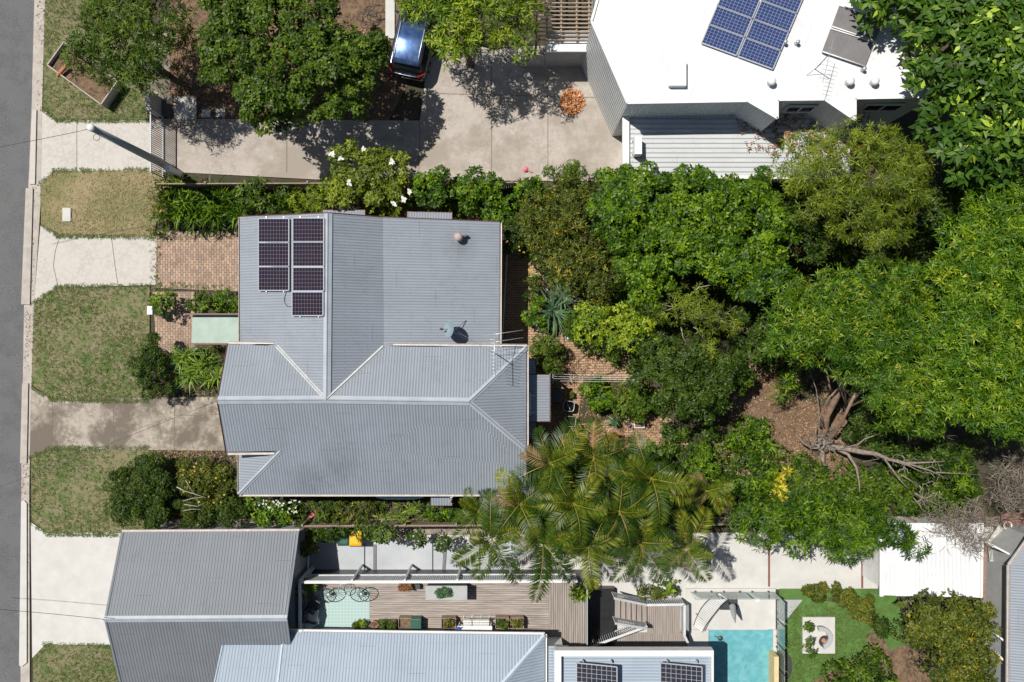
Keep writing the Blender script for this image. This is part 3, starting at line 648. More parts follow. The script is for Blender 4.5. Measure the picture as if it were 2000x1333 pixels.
# ------------------------------------------------------------ vent, dish, antenna
q = on(896, 465, PE2); vt = thing('roof_vent', q, 'round pinkish roof vent with a cowl on the shallow east roof', 'vent')
mb = MB(); mb.lathe(q, [(.22, -.08), (.20, .04), (.13, .07), (.12, .30)], 20); mb.build('base', M['ventp'], vt, True)
mb = MB(); mb.lathe(q, [(.12, .30), (.17, .32), (.19, .40), (.15, .46), (.07, .50), (.001, .51)], 24); cw = mb.build('cowl', M['ventp'], vt, True)
mb = MB()
for i in range(16): a = i * 6.2832 / 16; mb.beam(q + Vector((.175 * math.cos(a), .175 * math.sin(a), .32)), q + Vector((.195 * math.cos(a + .2), .195 * math.sin(a + .2), .41)), .012, .03)
mb.build('fin', M['metal'], cw)
mb = MB(); mb.box(q + Vector((.3, .08, .12)), (.16, .09, .22), .4); mb.build('bracket', M['dark'], vt)
M['dishp'] = mat('grey_blue_dish_paint', (.22, .28, .32), (.18, .23, .27), 4, .5)
q = on(886, 648, PE2); ds = thing('satellite_dish', q, 'pale blue satellite dish on the east roof above the hip', 'satellite dish')
mb = MB(); mb.tube([q, q + Vector((0, 0, .5)), q + Vector((-.05, .05, .75))], .03, 8); mb.tube([q + Vector((.7, -.45, -.2)), q + Vector((0, 0, .45))], .018, 6); mb.tube([q + Vector((.55, .5, -.1)), q + Vector((0, 0, .45))], .018, 6); mb.build('mast', M['metal'], ds, True)
dc = q + Vector((-.08, .08, .8)); nrm = Vector((-.80, .12, .58)).normalized(); Mx = nrm.to_track_quat('Z', 'Y').to_matrix().to_4x4()
prof = [(.001, 0), (.12, .008), (.24, .035), (.34, .075), (.37, .095), (.375, .085), (.34, .06), (.2, .01), (.001, -.02)]; mb = MB(); tmp = MB(); tmp.lathe((0, 0, 0), prof, 28); mb.mesh([dc + Mx @ Vector((v[0], v[1] * 1.08, v[2])) for v in tmp.v], tmp.f); mb.build('reflector', M['dishp'], ds, True)
mb = MB(); e = dc + nrm * .5 + Vector((-.04, -.04, -.1)); mb.tube([dc - nrm * .02 + Vector((0, 0, -.3)), e], .013, 6); mb.build('feed_arm', M['dark'], ds); mb = MB(); mb.tube([e, e - nrm * .12], [.04, .05], 10); mb.build('receiver', M['dark'], ds, True)
q = on(967, 690, PN); an = thing('television_antenna', q, 'tall television antenna with long rods above the north east hip', 'antenna')
mb = MB(); top = q + Vector((0, 0, 1.9)); mb.tube([q, top], .02, 8); mb.tube([q + Vector((-1.6, .9, .1)), q + Vector((0, 0, 1.2))], .006, 4); mb.build('mast', M['metal'], an, True)
mb = MB()
for dz, y0 in ((1.9, 648), (1.75, 663)): mb.tube([P(940, y0 + 9, q.z + dz), P(1022, y0 - 3, q.z + dz)], .011, 5)
a0 = P(965, 646, q.z + 1.85); a1 = P(968, 735, q.z + 1.75); mb.tube([a0, a1], .014, 6); mb.build('boom', M['alu'], an, True)
for i in range(11):
    mb = MB(); c = a0.lerp(a1, .2 + i * .08); l = .34 - i * .012; mb.tube([c + Vector((-l, .03, .02)), c + Vector((l, -.03, .02))], .008, 4); mb.build('rod', M['alu'], an, True)
# small white unit on the porch roof and tank below the south eave
q = P(1033, 790, 3.2); ac = thing('roof_cowl_box', q, 'narrow white box against the eave above the east porch roof', 'box'); mb = MB(); mb.box(q + Vector((0, 0, .05)), (.16, 1.0, .25)); mb.build('casing', M['whitep'], ac, bevel=.02)
mb = MB()
for dy in (-.38, .38): mb.box(q + Vector((.17, dy, 0)), (.2, .05, .05))
mb.build('bracket', M['metal'], ac)
mb = MB(); c = P(780, 962, 1.9); n = 28
for z0, z1, k0, k1 in ((0, 1.75, 1, 1), (1.75, 1.9, 1, .82)):
    mb.loft([[Vector((c.x + kk * 1.25 * np.sign(math.cos(a)) * abs(math.cos(a)) ** .45, c.y + kk * .36 * np.sign(math.sin(a)) * abs(math.sin(a)) ** .7, z)) for a in [6.2832 * i / n for i in range(n)]] for z, kk in ((z0, k0), (z1, k1))])
tk = mb.build('water_tank', M['paleblue'], smooth=False); tag(tk, 'long pale blue slimline tank under the south eave', 'water tank')
q = P(881, 972, 2.6); mb = MB(); mb.tube([P(886, 968, 2.9), P(881, 972, 2.7), P(879, 980, 2.3), P(879, 980, .1)], .045, 8); mb.build('downpipe', M['whitep'], hs, True)

# ============================================================ WHITE HOUSE (upper right)
wh = thing('white_house', P(1480, 120, 0), 'white house with a zigzag edged white steel roof and blue solar panels', 'house')
ZW = 5.7; out = [(1155, 42), (1225, 202), (1460, 198), (1518, 232), (1518, 196), (1610, 195), (1670, 236), (1670, 193), (1829, 190), (1812, 130), (1760, -60), (1740, -320), (1190, -320), (1175, -60), (1167, 0)]
mb = MB(); mb.slab([P(x, y, ZW) for x, y in out], .06, R(-21)); wr = mb.build('roof', M['roof_white'], wh)
def shrink(pts, k, c): return [(c[0] + (x - c[0]) * k, c[1] + (y - c[1]) * k) for x, y in pts]
mb = MB(); q = [P(x, y, ZW - .05) for x, y in out]; n = len(q); cc = Vector((sum(p.x for p in q) / n, sum(p.y for p in q) / n, 0))
q = [Vector((cc.x + (p.x - cc.x) * .994, cc.y + (p.y - cc.y) * .994, ZW - .055)) for p in q]
run = 0
for i in range(n):
    a, b = q[i], q[(i + 1) % n]; L_ = (b - a).length
    mb.face([a, b, Vector((b.x, b.y, 0)), Vector((a.x, a.y, 0))], [(run, ZW), (run + L_, ZW), (run + L_, 0), (run, 0)]); run += L_
mb.build('wall', M['wall_rib'], wh)
mb = MB()
for i in range(n - 5):
    if i < 9: mb.beam(P(*out[i], ZW + .02), P(*out[i + 1], ZW + .02), .09, .10)
mb.beam(P(1167, 0, ZW + .02), P(1155, 42, ZW + .02), .1, .1); mb.beam(P(1175, -60, ZW + .02), P(1167, 0, ZW + .02), .1, .1)
mb.build('fascia', M['whitep'], wr)
mb = MB(); mb.prism([P(1307, 118, ZW + .28), P(1341, 118, ZW + .28), P(1341, 168, ZW + .28), P(1307, 168, ZW + .28)], ZW - .02); mb.build('skylight', M['whitep'], wr, bevel=.03)
mb = MB(); mb.slab([P(x, y, z) for x, y, z in ((1217, 180, 3.45), (1660, 180, 3.45), (1660, 345, 3.2), (1217, 345, 3.2))], .05, 0); lr = mb.build('lower_roof', M['roof_rib'], wh)
mb = MB(); mb.beam(P(1222, 215, 3.5), P(1222, 345, 3.3), .30, .14); mb.beam(P(1217, 347, 3.15), P(1660, 347, 3.15), .14, .12); mb.build('gutter', M['whitep'], lr)
mb = MB(); q0 = P(1232, 190, 0); q1 = P(1650, 190, 0); 
mb.prism([P(1232, 185, 3.1), P(1640, 185, 3.1), P(1640, 338, 3.05), P(1232, 338, 3.05)], 0); mb.build('lower_wall', M['whitep'], wh)
# windows in the tall walls
mb = MB(); a = P(1538, 197, 4.6); b = P(1590, 197, 4.6)
window(((a.x + b.x) / 2, P(1560, 196, ZW).y + .005, 4.5), 1.2, .8, 's', wh); window((P(1750, 190, ZW).x, P(1750, 192, ZW).y + .0, 4.4), 1.6, .9, 's', wh)
# annex with parapet on the left and wall beside it
ax = thing('annex', P(1110, 90, 0), 'low grey annex with a white parapet top left of the white house', 'annex')
mb = MB(); mb.prism([P(1067, 82, 2.35), P(1164, 82, 2.35), P(1164, 101, 2.35), P(1067, 101, 2.35)], 2.2); mb.build('parapet', M['whitep'], ax)
mb = MB(); mb.prism([P(1068, 60, 2.2), P(1166, 60, 2.2), P(1166, 100, 2.2), P(1068, 100, 2.2)], 0); mb.build('wall', M['wallg'], ax)
mb = MB(); a = P(1040, 108, 1.7)
for x in range(1019, 1066, 4): q = P(x, 108, 1.7); mb.box((q.x, q.y, .85), (.085, .03, 1.7))
q = P(1042, 108, 1.7); mb.box((q.x, q.y + .04, 1.4), (1.15, .04, .08)); mb.box((q.x, q.y + .04, .4), (1.15, .04, .08))
tag(mb.build('side_gate', M['wallg']), 'grey panelled side gate left of the low annex wall', 'gate')
# timber battens
pg = thing('pergola', P(1100, 30, 0), 'brown timber batten pergola between the yellow green tree and white house', 'pergola')
mb = MB()
for i in range(22): mb.beam(P(1036, -90 + i * 8, 2.6), P(1157, -90 + i * 8 + .5, 2.6), .055, .05)
mb.build('batten', M['timber'], pg)
for x in (1048, 1068, 1096, 1126, 1150): mb = MB(); mb.beam(P(x, -95, 2.5), P(x, 80, 2.5), .07, .12); mb.build('beam', M['timber'], pg)
for x, y in ((1048, 74), (1048, -40), (1150, -40)): mb = MB(); q = P(x, y, 2.4); mb.box((q.x, q.y, 1.2), (.1, .1, 2.4)); mb.build('post', M['timber'], pg)
# blue panels on white roof
WP = (Vector((0, 0, ZW + .03)), Vector((0, 0, 1)))
def onw(x, y, z): return P(x, y, ZW + z)
O, U, Vv = (1370, 84), (68, 25), (15.4, -36.4)
nm = ['lowest', 'second from the bottom', 'third from the bottom', 'topmost visible']
for ci, (side, rws) in enumerate((('left', 3), ('right', 4))):
    for j in range(rws):
        ox = O[0] + ci * U[0] * 1.05 + j * Vv[0]; oy = O[1] + ci * U[1] * 1.05 + j * Vv[1]; k = .97
        panel([onw(ox + Vv[0] * k, oy + Vv[1] * k, .12 + .0), onw(ox + (U[0] + Vv[0] * k), oy + U[1] + Vv[1] * k, .12), onw(ox + U[0], oy + U[1], .12), onw(ox, oy, .12)], 'pv_blue', wh)
for lb, q in (('upper', [(1640, 11), (1727, 38), (1709, 80), (1625, 52)]), ('lower', [(1623, 56), (1708, 83), (1690, 130), (1606, 101)])):
    mb = MB(); mb.prism([onw(x, y, .12) for x, y in q], ZW + .05); th = mb.build('solar_collector', M['thermal'], wh)
    mb = MB(); mb.tube([onw(*q[0], .15), onw(*q[1], .15)], .03, 6); mb.tube([onw(*q[3], .15), onw(*q[2], .15)], .03, 6); mb.build('header_pipe', M['whitep'], th, True)
for lb, x, y in (('plain white roof vent below the blue solar panels', 1504, 163), ('white roof vent above the zigzag roof edge, left of the rusty one', 1656, 163), ('rusty topped white roof vent near the leafy tree', 1704, 163)):
    q = onw(x, y, 0); th = thing('roof_vent', q, lb, 'vent', 'vents on the white roof'); mb = MB(); mb.lathe(q, [(.15, 0), (.11, .1), (.1, .22)], 16); mb.build('base', M['metal'], th, True)
    mb = MB(); mb.lathe(q, [(.1, .2), (.17, .24), (.16, .33), (.08, .38), (.001, .39)], 16); mb.build('cowl', M['whitep'], th, True)
for lb, x, y in (('small dark pipe vent right of the blue solar panels', 1555, 86), ('small dark pipe vent touching the blue panel frame', 1531, 86), ('small dark pipe vent at the corner of the lower collector', 1684, 138)):
    q = onw(x, y, 0); mb = MB(); mb.lathe(q, [(.10, 0), (.06, .03), (.055, .22), (.085, .23), (.08, .27), (.001, .28)], 14); tag(mb.build('pipe_vent', M['metal'], smooth=True), lb, 'vent', 'pipe vents on the white roof')
q = onw(1592, 136, 0); an = thing('television_antenna', q, 'thin television antenna standing on the white roof beside the collectors', 'antenna')
mb = MB(); mb.tube([q, q + Vector((-.05, .05, 1.5))], .018, 6); mb.tube([q + Vector((-.35, -.25, 0)), q + Vector((0, 0, .7))], .01, 5); mb.build('mast', M['dark'], an)
mb = MB(); a, b = q + Vector((.18, .7, 1.5)), q + Vector((-.22, -1.0, 1.4)); mb.tube([a, b], .012, 5); mb.build('boom', M['metal'], an)
for i in range(9): mb = MB(); c = a.lerp(b, .1 + i * .1); mb.tube([c + Vector((-.2, .05, 0)), c + Vector((.2, -.05, 0))], .007, 4); mb.build('rod', M['metal'], an)
q = P(1243, 290, 3.35); ac = thing('air_conditioner', q, 'white air conditioner box on the lower white ribbed roof', 'air conditioner')
mb = MB(); mb.box(q + Vector((0, 0, .32)), (.32, .80, .55)); cs_ = mb.build('casing', M['whitep'], ac, bevel=.02); mb = MB(); mb.torus(q + Vector((.165, 0, .32)), .2, .012, 20, 5, Matrix.Rotation(R(90), 4, 'Y')); mb.build('fan_grille', M['dark'], cs_)
mb = MB()
for dy in (-.3, .3): mb.box(q + Vector((.02, dy, .02)), (.42, .05, .05))
mb.build('foot', M['dark'], ac)

# ============================================================ GARAGE (lower left)
ga = thing('garage', P(395, 1200, 0), 'grey gabled garage roof at the lower left beside the white driveway', 'garage')
g1, g2, g3, g4 = P(236, 1040, 2.6), P(584, 1038, 2.6), P(561, 1208, 4.05), P(203, 1210, 4.05); g5 = Vector((g4.x, g4.y - 3.5, 2.6)); g6 = Vector((g3.x, g3.y - 3.5, 2.6))
mb = MB(); mb.slab([g1, g2, g3, g4], .05, R(90)); mb.slab([g4, g3, g6, g5], .05, R(90)); gr = mb.build('roof', M['roof_dark2'] if 'roof_dark2' in M else M['roof_dark'], ga)
cap([g4, g3], .14, par=gr); gutter(g1, g2, par=gr); cap([g1 + Vector((.12, 0, .0)), g4 + Vector((.12, 0, 0))], .12, 'barge_capping', 'cap', 0, gr); cap([g2 - Vector((.14, 0, 0)), g3 - Vector((.14, 0, 0))], .14, 'barge_capping', 'cap', 0, gr); cap([g4 + Vector((.12, 0, .0)), g5 + Vector((.12, 0, 0))], .10, 'barge_capping', 'cap', 0, gr)
mb = MB(); mb.prism([(g1.x + .25, g1.y - .3, 2.45), (g2.x - .25, g2.y - .3, 2.45), (g2.x - .25, g6.y + .3, 2.45), (g1.x + .25, g6.y + .3, 2.45)], 0); mb.mesh([(g1.x + .25, g1.y - .3, 2.45), (g1.x + .25, g6.y + .3, 2.45), (g1.x + .25, g4.y, 3.85), (g1.x + .33, g1.y - .3, 2.45), (g1.x + .33, g6.y + .3, 2.45), (g1.x + .33, g4.y, 3.85)], [(0, 1, 2), (5, 4, 3), (0, 3, 5, 2), (1, 2, 5, 4)])
mb.build('wall', M['wallg'], ga)
mb = MB(); 
for i in range(8): mb.box((g1.x + .22, g4.y - .2, .2 + i * .29), (.04, 4.6, .27))
mb.build('roller_door', M['cap'], ga)
# narrow flat roofs joining it to the house
mb = MB(); mb.slab([P(x, y, z) for x, y, z in ((225, 1024, 2.0), (560, 1022, 2.0), (560, 1036, 2.1), (262, 1036, 2.1))], .04, 0)

# ============================================================ LOWER HOUSE (blue roof)
lh = thing('blue_roofed_house', P(750, 1300, 0), 'house with pale blue corrugated hip roof at the bottom edge below the deck', 'house')
l1, l2, l3, l4, l5 = P(440, 1233, 3.2), P(1064, 1241, 3.2), P(950, 1372, 4.6), P(410, 1372, 4.6), P(1064, 1600, 3.2)
mb = MB(); mb.slab([l1, P(556, 1234.5, 3.2), P(540, 1372, 4.6), l4], .05, R(90)); mb.slab([P(556, 1234.5, 3.2), l2, l3, P(540, 1372, 4.6)], .05, R(90), .02); mb.slab([l2, l5, P(950, 1500, 4.6), l3], .05, 0); mb.slab([l4, l3, P(950, 1500, 4.6), P(410, 1500, 4.6)], .05, R(90))
lr2 = mb.build('roof', M['roof_blue'], lh)
M['capb'] = mat('pale_blue_capping', (.42, .48, .55), (.36, .42, .49), 3, .45)
cap([l2, l3], .10, 'ridge_cap', 'capb', .03, lr2); cap([P(556, 1234.5, 3.24), P(540, 1372, 4.64)], .10, 'flashing', 'capb', .02, lr2); cap([l1 + Vector((.05, 0, 0)), l4 + Vector((.05, 0, 0))], .08, 'barge_capping', 'capb', .0, lr2)
gutter(P(556, 1234.5, 3.2), l2, par=lr2, m='whitep'); gutter(l1, P(590, 1235, 3.2), par=lr2, m='whitep', dz=.02); gutter(l2, l5, par=lr2, m='whitep')
mb = MB(); mb.prism([(l1.x + .4, l1.y - .45, 3.0), (l2.x - .4, l2.y - .45, 3.0), (l2.x - .4, l5.y + .4, 3.0), (l1.x + .4, l5.y + .4, 3.0)], 0); mb.build('wall', M['whitep'], lh)
for x in (-8.8, -7.3): window((x, l2.y - .45, 2.1), 1.2, 1.2, 'n', lh)
# modern box extension
bx = thing('extension', P(1240, 1320, 0), 'flat roofed extension with a white parapet and two grey solar panels', 'extension')
o1, o2, o3, o4 = (1083, 1271), (1394, 1271), (1394, 1700), (1083, 1700)
q = [P(*p, 3.75) for p in (o1, o2, o3, o4)]; x0, x1, y1, y0 = q[0].x, q[1].x, q[0].y, q[2].y
mb = MB()
for a in (((x0 + x1) / 2, y1 - .13, x1 - x0, .26), ((x0 + x1) / 2, y0 + .13, x1 - x0, .26), (x0 + .15, (y0 + y1) / 2, .30, y1 - y0 - .52), (x1 - .05, (y0 + y1) / 2, .10, y1 - y0 - .52)): mb.box((a[0], a[1], 3.52), (a[2], a[3], .46))
mb.build('parapet', M['whitep'], bx)
mb = MB(); mb.box(((x0 + x1) / 2 - .2, (y0 + y1) / 2 - .8, 1.7), (x1 - x0 - 1.4, y1 - y0 - 1.9, 3.39)); mb.build('wall', M['wallg'], bx)
mb = MB(); mb.slab([(x0 + .3, y1 - .26, 3.45), (x1 - .1, y1 - .26, 3.45), (x1 - .1, y0 + .26, 3.45), (x0 + .3, y0 + .26, 3.45)], .05, 0); mb.build('roof', M['roof_blue'], bx)
for lb, xa, xb in (('left', 1126, 1205), ('right', 1290, 1371)):
    for r_, ya, yb, lab in ((0, 1295, 1338, ''),):
        th = panel([P(xa, ya, 3.95), P(xb, ya + 8, 4.15), P(xb, yb + 28, 4.15), P(xa, yb + 20, 3.95)], 'pv_grey', bx)
        for xx in (xa + 12, xb - 12): mb = MB(); q = P(xx, ya - 5, 3.5); mb.beam((q.x, q.y, 3.5), (q.x, q.y - 1.5, 3.98), .03, .03); mb.box((q.x, q.y, 3.6), (.05, .12, .3)); mb.build('mount', M['alu'], bx)
sr = MB(); sr.slab([P(x, y, 3.0) for x, y in ((1066, 1262), (1110, 1262), (1110, 1500), (1066, 1500))], .05, 0); lk = thing('link_roof', P(1085, 1280, 0), 'narrow pale blue link roof between the hip roof and the flat extension', 'roof'); sr.build('sheeting', M['roof_blue'], lk)
mb = MB(); mb.prism([P(1072, 1268, 2.9), P(1100, 1268, 2.9), P(1100, 1490, 2.9), P(1072, 1490, 2.9)], 0); mb.build('wall', M['whitep'], lk)
# white shed lower right
sd_ = thing('shed', P(1820, 1090, 0), 'bright white flat roofed shed beside the concrete path', 'shed')
mb = MB(); mb.slab([P(x, y, z) for x, y, z in ((1722, 1022, 2.45), (1918, 1022, 2.45), (1914, 1168, 2.6), (1722, 1163, 2.6))], .07, R(90)); mb.build('roof', M['roof_white'], sd_)
mb = MB(); mb.prism([P(1729, 1030, 2.38), P(1908, 1030, 2.38), P(1905, 1158, 2.5), P(1729, 1154, 2.5)], 0); mb.build('wall', M['whitep'], sd_)
mb = MB(); mb.beam(P(1721, 1022, 2.5), P(1721, 1165, 2.65), .16, .12); mb.beam(P(1918, 1022, 2.5), P(1916, 1168, 2.65), .10, .12); mb.build('gutter', M['whitep'], sd_)
# blue roof at right edge
rh = thing('right_house', P(2080, 1200, 0), 'dark blue grey roofed house cut by the right edge of the photo', 'house')
q = [P(x, y, z) for x, y, z in ((2016, 1045, 3.0), (1973, 1105, 3.0), (1969, 1600, 3.0), (2300, 1600, 4.6), (2300, 1045, 4.6))]; mb = MB(); mb.slab(q, .05, 0); r_ = mb.build('roof', M['roof'], rh)
gutter(q[1] + Vector((0, 0, .02)), q[0] + Vector((0, 0, .02)), par=r_, m='gutter'); gutter(q[2], q[1], par=r_, m='gutter')
mb = MB(); mb.prism([(q[1].x + .4, q[1].y + .3, 2.8), (q[1].x + .4, q[2].y, 2.8), (q[3].x, q[2].y, 2.8), (q[3].x, q[0].y, 2.8), (q[0].x + .3, q[0].y - .2, 2.8)], 0); mb.build('wall', M['wallg'], rh)
# ============================================================ STREET SIDE THINGS
po = thing('utility_pole', P(335, 329, 0), 'tall pale grey utility pole leaning in view beside the metal gate', 'pole')
b0 = P(336, 330, 0); mb = MB(); mb.tube([b0, Vector((b0.x, b0.y, 3.5)), Vector((b0.x, b0.y, 7.7))], [.19, .165, .135], 14)
M['polem'] = mat('grey_green_pole_timber', (.33, .36, .36), (.25, .27, .27), 2, .8, stretch=(8, 8, .4)); mb.build('shaft', M['polem'], po, True)
mb = MB(); mb.lathe(Vector((b0.x, b0.y, 7.7)), [(.15, -.04), (.16, .02), (.10, .10), (.001, .12)], 16); mb.build('pole_cap', M['whitep'], po, True)
mb = MB(); mb.torus(Vector((b0.x + .02, b0.y - .28, 7.3)), .13, .012, 16, 5); mb.build('wire_loop', M['dark'], po, True)
def wire(a, b, sag, label, name='power_line'):
    a, b = Vector(a), Vector(b); mb = MB(); pts = [a.lerp(b, i / 14) - Vector((0, 0, sag * 4 * (i / 14) * (1 - i / 14))) for i in range(15)]
    mb.tube(pts, .011, 5); return tag(mb.build(name, M['black'], smooth=True), label, 'cable', 'overhead cables')
wire((b0.x, b0.y, 7.6), P(-260, 327, 7.5), .3, 'black overhead cable from the pole top across the road')
wire(P(425, 783, 5.1), P(-120, 998, 6.8), .35, 'black service cable from the grey gable apex crossing both driveways')
wire(P(203, 1210, 4.6), P(-300, 1175, 6.5), .3, 'black cable running from the garage ridge to the road')
M['gatep'] = mat('grey_gate_paint', (.13, .14, .15), (.10, .11, .12), 5, .5); M['gatef'] = mat('blue_grey_gate_paint', (.36, .41, .47), (.30, .35, .41), 5, .5)
gt = thing('metal_gate', P(322, 270, 0), 'pale steel picket gate with its post at the foot of the utility pole', 'gate')
mb = MB(); a, b = P(294, 213, 1.5), P(294, 336, 1.5)
for z in (.15, 1.5): mb.beam((a.x, a.y, z), (b.x, b.y, z), .05, .05)
for y in (a.y, b.y): mb.beam((a.x, y, .15), (a.x, y, 1.5), .05, .05, (1, 0, 0))
mb.build('frame', M['gatef'], gt)
mb = MB(); n = 30
for i in range(1, n): y = a.y + (b.y - a.y) * i / n; mb.beam((a.x, y, .15), (a.x, y, 1.5), .03, .02, (1, 0, 0))
mb.build('picket', M['gatep'], gt)
q = P(325, 329, 1.7); mb = MB(); mb.box((q.x, q.y, .85), (.26, .30, 1.7)); gp = mb.build('gate_post', M['whitep'], gt, bevel=.02)
q = P(288, 195, 1.3); mb = MB(); mb.box((q.x, q.y, .65), (.22, .95, 1.3)); tag(mb.build('gate_pier', M['concrete'], bevel=.02), 'low cream wall pier at the upper end of the steel gate', 'wall')
# raised planter box
pb = thing('planter_box', P(165, 145, 0), 'large tilted raised planter box on the verge under the street tree', 'planter')
cs4 = [(92, 127), (197, 204), (229, 158), (124, 82)]; q = [P(x, y, .75) for x, y in cs4]; mb = MB()
for i in range(4):
    a, b = q[i], q[(i + 1) % 4]; mb.beam(a - Vector((0, 0, .375)), b - Vector((0, 0, .375)), .05, .75)
mb.build('side_boards', M['kerbm'], pb)
mb = MB(); mb.prism([p - Vector((0, 0, .22)) for p in q], 0); mb.build('soil', M['mulch'], pb)
mb = MB(); c = P(122, 140, .7); mb.tube([c + Vector((-.25, -.22, 0)), c + Vector((.25, .25, .1))], .09, 8); tag(mb.build('timber_offcut', M['terra']), 'short reddish log lying in the raised planter box', 'log')
q = P(131, 420, .06); mb = MB(); mb.box(q + Vector((0, 0, .03)), (.40, .66, .06)); tag(mb.build('valve_cover', M['conc_white'], bevel=.01), 'pale rectangular service cover set in the dry verge', 'cover')
for i, (x, y, wx, wy, lb) in enumerate(((362, 212, 1.1, 1.1, 'largest square concrete slab in the leafy bed by the gated driveway'), (403, 222, .42, .42, 'small grey paving slab right of the largest slab'), (431, 221, .45, .42, 'second small grey paving slab right of the largest slab'), (540, 226, .45, .38, 'white paving slab in red leaf litter at the driveway edge, left one'), (644, 223, .45, .45, 'white paving slab in red leaf litter at the driveway edge, right one'))):
    q = P(x, y, .05); mb = MB(); mb.box(q, (wx, wy, .06)); tag(mb.build('paving_slab', M['concrete'], bevel=.008), lb, 'slab', 'slabs in the leafy bed')
th = thing('garden_lamp', P(331, 197, 0), 'pair of small white globe lamps by the big paving slab', 'lamp')
for x, y in ((329, 199), (334, 194)): mb = MB(); q = P(x, y, .6); mb.lathe(q, [(.001, -.09), (.06, -.065), (.09, 0), (.06, .065), (.001, .09)], 14); mb.build('globe', M['whitep'], th, True); mb = MB(); mb.cyl((q.x, q.y, 0), .02, .52, 8); mb.build('stem', M['dark'], th)
mb = MB(); q = P(296, 607, 1.0); mb.box((q.x, q.y, .5), (.16, .36, 1.0)); lb_ = thing('mailbox', (q.x, q.y, 0), 'white letterbox on the front boundary below the brick yard', 'letterbox'); mb.build('post', M['whitep'], lb_); mb = MB(); mb.box((q.x, q.y, 1.1), (.26, .40, .22)); mb.build('letter_case', M['whitep'], lb_, bevel=.02)
# loose black irrigation hose by the car
mb = MB(); pts = []
for i in range(90): a = i * .42; r_ = .42 + .15 * math.sin(i * .9); q = P(728, 32, .03); pts.append((q.x + r_ * math.cos(a) + .25 * math.sin(i * .13), q.y + r_ * math.sin(a) * .8 + .2 * math.cos(i * .11), .03 + .02 * (i % 3)))
mb.tube(pts, .010, 5); tag(mb.build('garden_hose', M['black'], smooth=True), 'tangled black hose on leafy ground left of the parked car', 'hose')
mb = MB(); q = P(762, 50, .05); mb.box(q + Vector((0, .3, .02)), (.45, 1.9, .05)); tag(mb.build('paving_slab', M['conc_white'], bevel=.01), 'long white slab left of the parked car', 'slab')

# ------------------------------------------------------------ car
cr = thing('parked_car', P(797, 156, 0), 'dark blue parked hatchback with roof rails, nose under the yellow green tree', 'car', rz=0)
CM = Matrix.Translation(P(797, 160, 0)) @ Matrix.Rotation(R(-12), 4, 'Z')
def sec(y, w_, z0, z1, r_=.12, n=5):
    pts = []
    for sx, sz, a0 in ((1, 1, 0), (-1, 1, 90), (-1, -1, 180), (1, -1, 270)):
        for i in range(n):
            a = R(a0 + 90 * i / (n - 1)); pts.append(CM @ Vector((sx * (w_ - r_) + r_ * math.cos(a), y, (z1 - r_ if sz > 0 else z0 + r_) + r_ * math.sin(a))))
    return pts
mb = MB(); mb.loft([sec(-.02, .70, .42, .80), sec(.03, .80, .34, .90), sec(.14, .88, .26, .98), sec(.45, .92, .22, 1.02), sec(1.5, .93, .2, 1.0), sec(3.0, .93, .2, .99), sec(3.7, .91, .24, .95), sec(4.2, .84, .3, .84), sec(4.42, .66, .36, .70)])
body = mb.build('body', M['car'], cr, True)
mb = MB(); mb.loft([sec(.13, .72, .95, 1.05, .04), sec(.30, .74, .95, 1.34, .10), sec(.50, .70, .95, 1.60, .14), sec(1.4, .70, .95, 1.66, .16), sec(2.4, .71, .95, 1.60, .16), sec(2.9, .74, .95, 1.32, .12), sec(3.35, .78, .93, 1.02, .04)]); mb.build('window', M['glass'], cr, True)
mb = MB(); mb.loft([sec(.34, .60, 1.50, 1.56, .025), sec(.55, .66, 1.55, 1.66, .05), sec(1.4, .665, 1.58, 1.71, .06), sec(2.3, .65, 1.54, 1.655, .05)]); rfc = mb.build('roof', M['carroof'], cr, True)
for s in (-1, 1):
    mb = MB(); mb.tube([CM @ Vector((s * .58, y, z)) for y, z in ((.55, 1.66), (.7, 1.74), (2.1, 1.74), (2.25, 1.66))], .018, 6); mb.build('roof_rail', M['alu'], cr, True)
    mb = MB(); c = [CM @ Vector((s * x, y, z)) for x, y, z in ((.62, .015, .80), (.88, .20, .84), (.885, .30, 1.0), (.70, .10, 1.03), (.60, .02, .94))]; mb.prism(c, .80); 
    mb = MB(); mb.loft([[CM @ Vector((s * x, y + d, z)) for x, y, z in ((.60, .02, .80), (.80, .06, .80), (.91, .30, .84), (.90, .36, 1.0), (.76, .14, 1.04), (.60, .05, .97))] for d in (-.035, .05)]); mb.build('tail_light', M['red'], cr)
    mb = MB(); mb.box((0, 0, 0), (.22, .12, .14), 0, CM @ Matrix.Translation((s * 1.02, 2.85, 1.02))); mb.build('mirror', M['car'], cr, bevel=.03)
    for y in (.80, 3.45):
        wm = CM @ Matrix.Translation((s * .83, y, .33)) @ Matrix.Rotation(R(90), 4, 'Y'); tm = MB(); tm.lathe((0, 0, 0), [(.20, -.10), (.30, -.11), (.33, -.06), (.33, .06), (.30, .11), (.20, .10)], 24); mb = MB(); mb.mesh([wm @ Vector(v) for v in tm.v], tm.f); wo = mb.build('wheel', M['tyre'], cr, True)
        tm = MB(); tm.lathe((0, 0, 0), [(.001, -.06), (.2, -.09), (.21, .09), (.001, .06)], 16); mb = MB(); mb.mesh([wm @ Vector(v) for v in tm.v], tm.f); mb.build('rim', M['alu'], wo)
mb = MB(); mb.tube([CM @ Vector((x, .0 + .04 * abs(x) / .6, .93)) for x in (-.58, -.2, .2, .58)], .018, 6); mb.build('chrome_strip', M['alu'], cr, True)
mb = MB(); mb.box((0, 0, 0), (.40, .02, .11), 0, CM @ Matrix.Translation((0, -.035, .66))); mb.build('licence_plate', M['whitep'], cr)
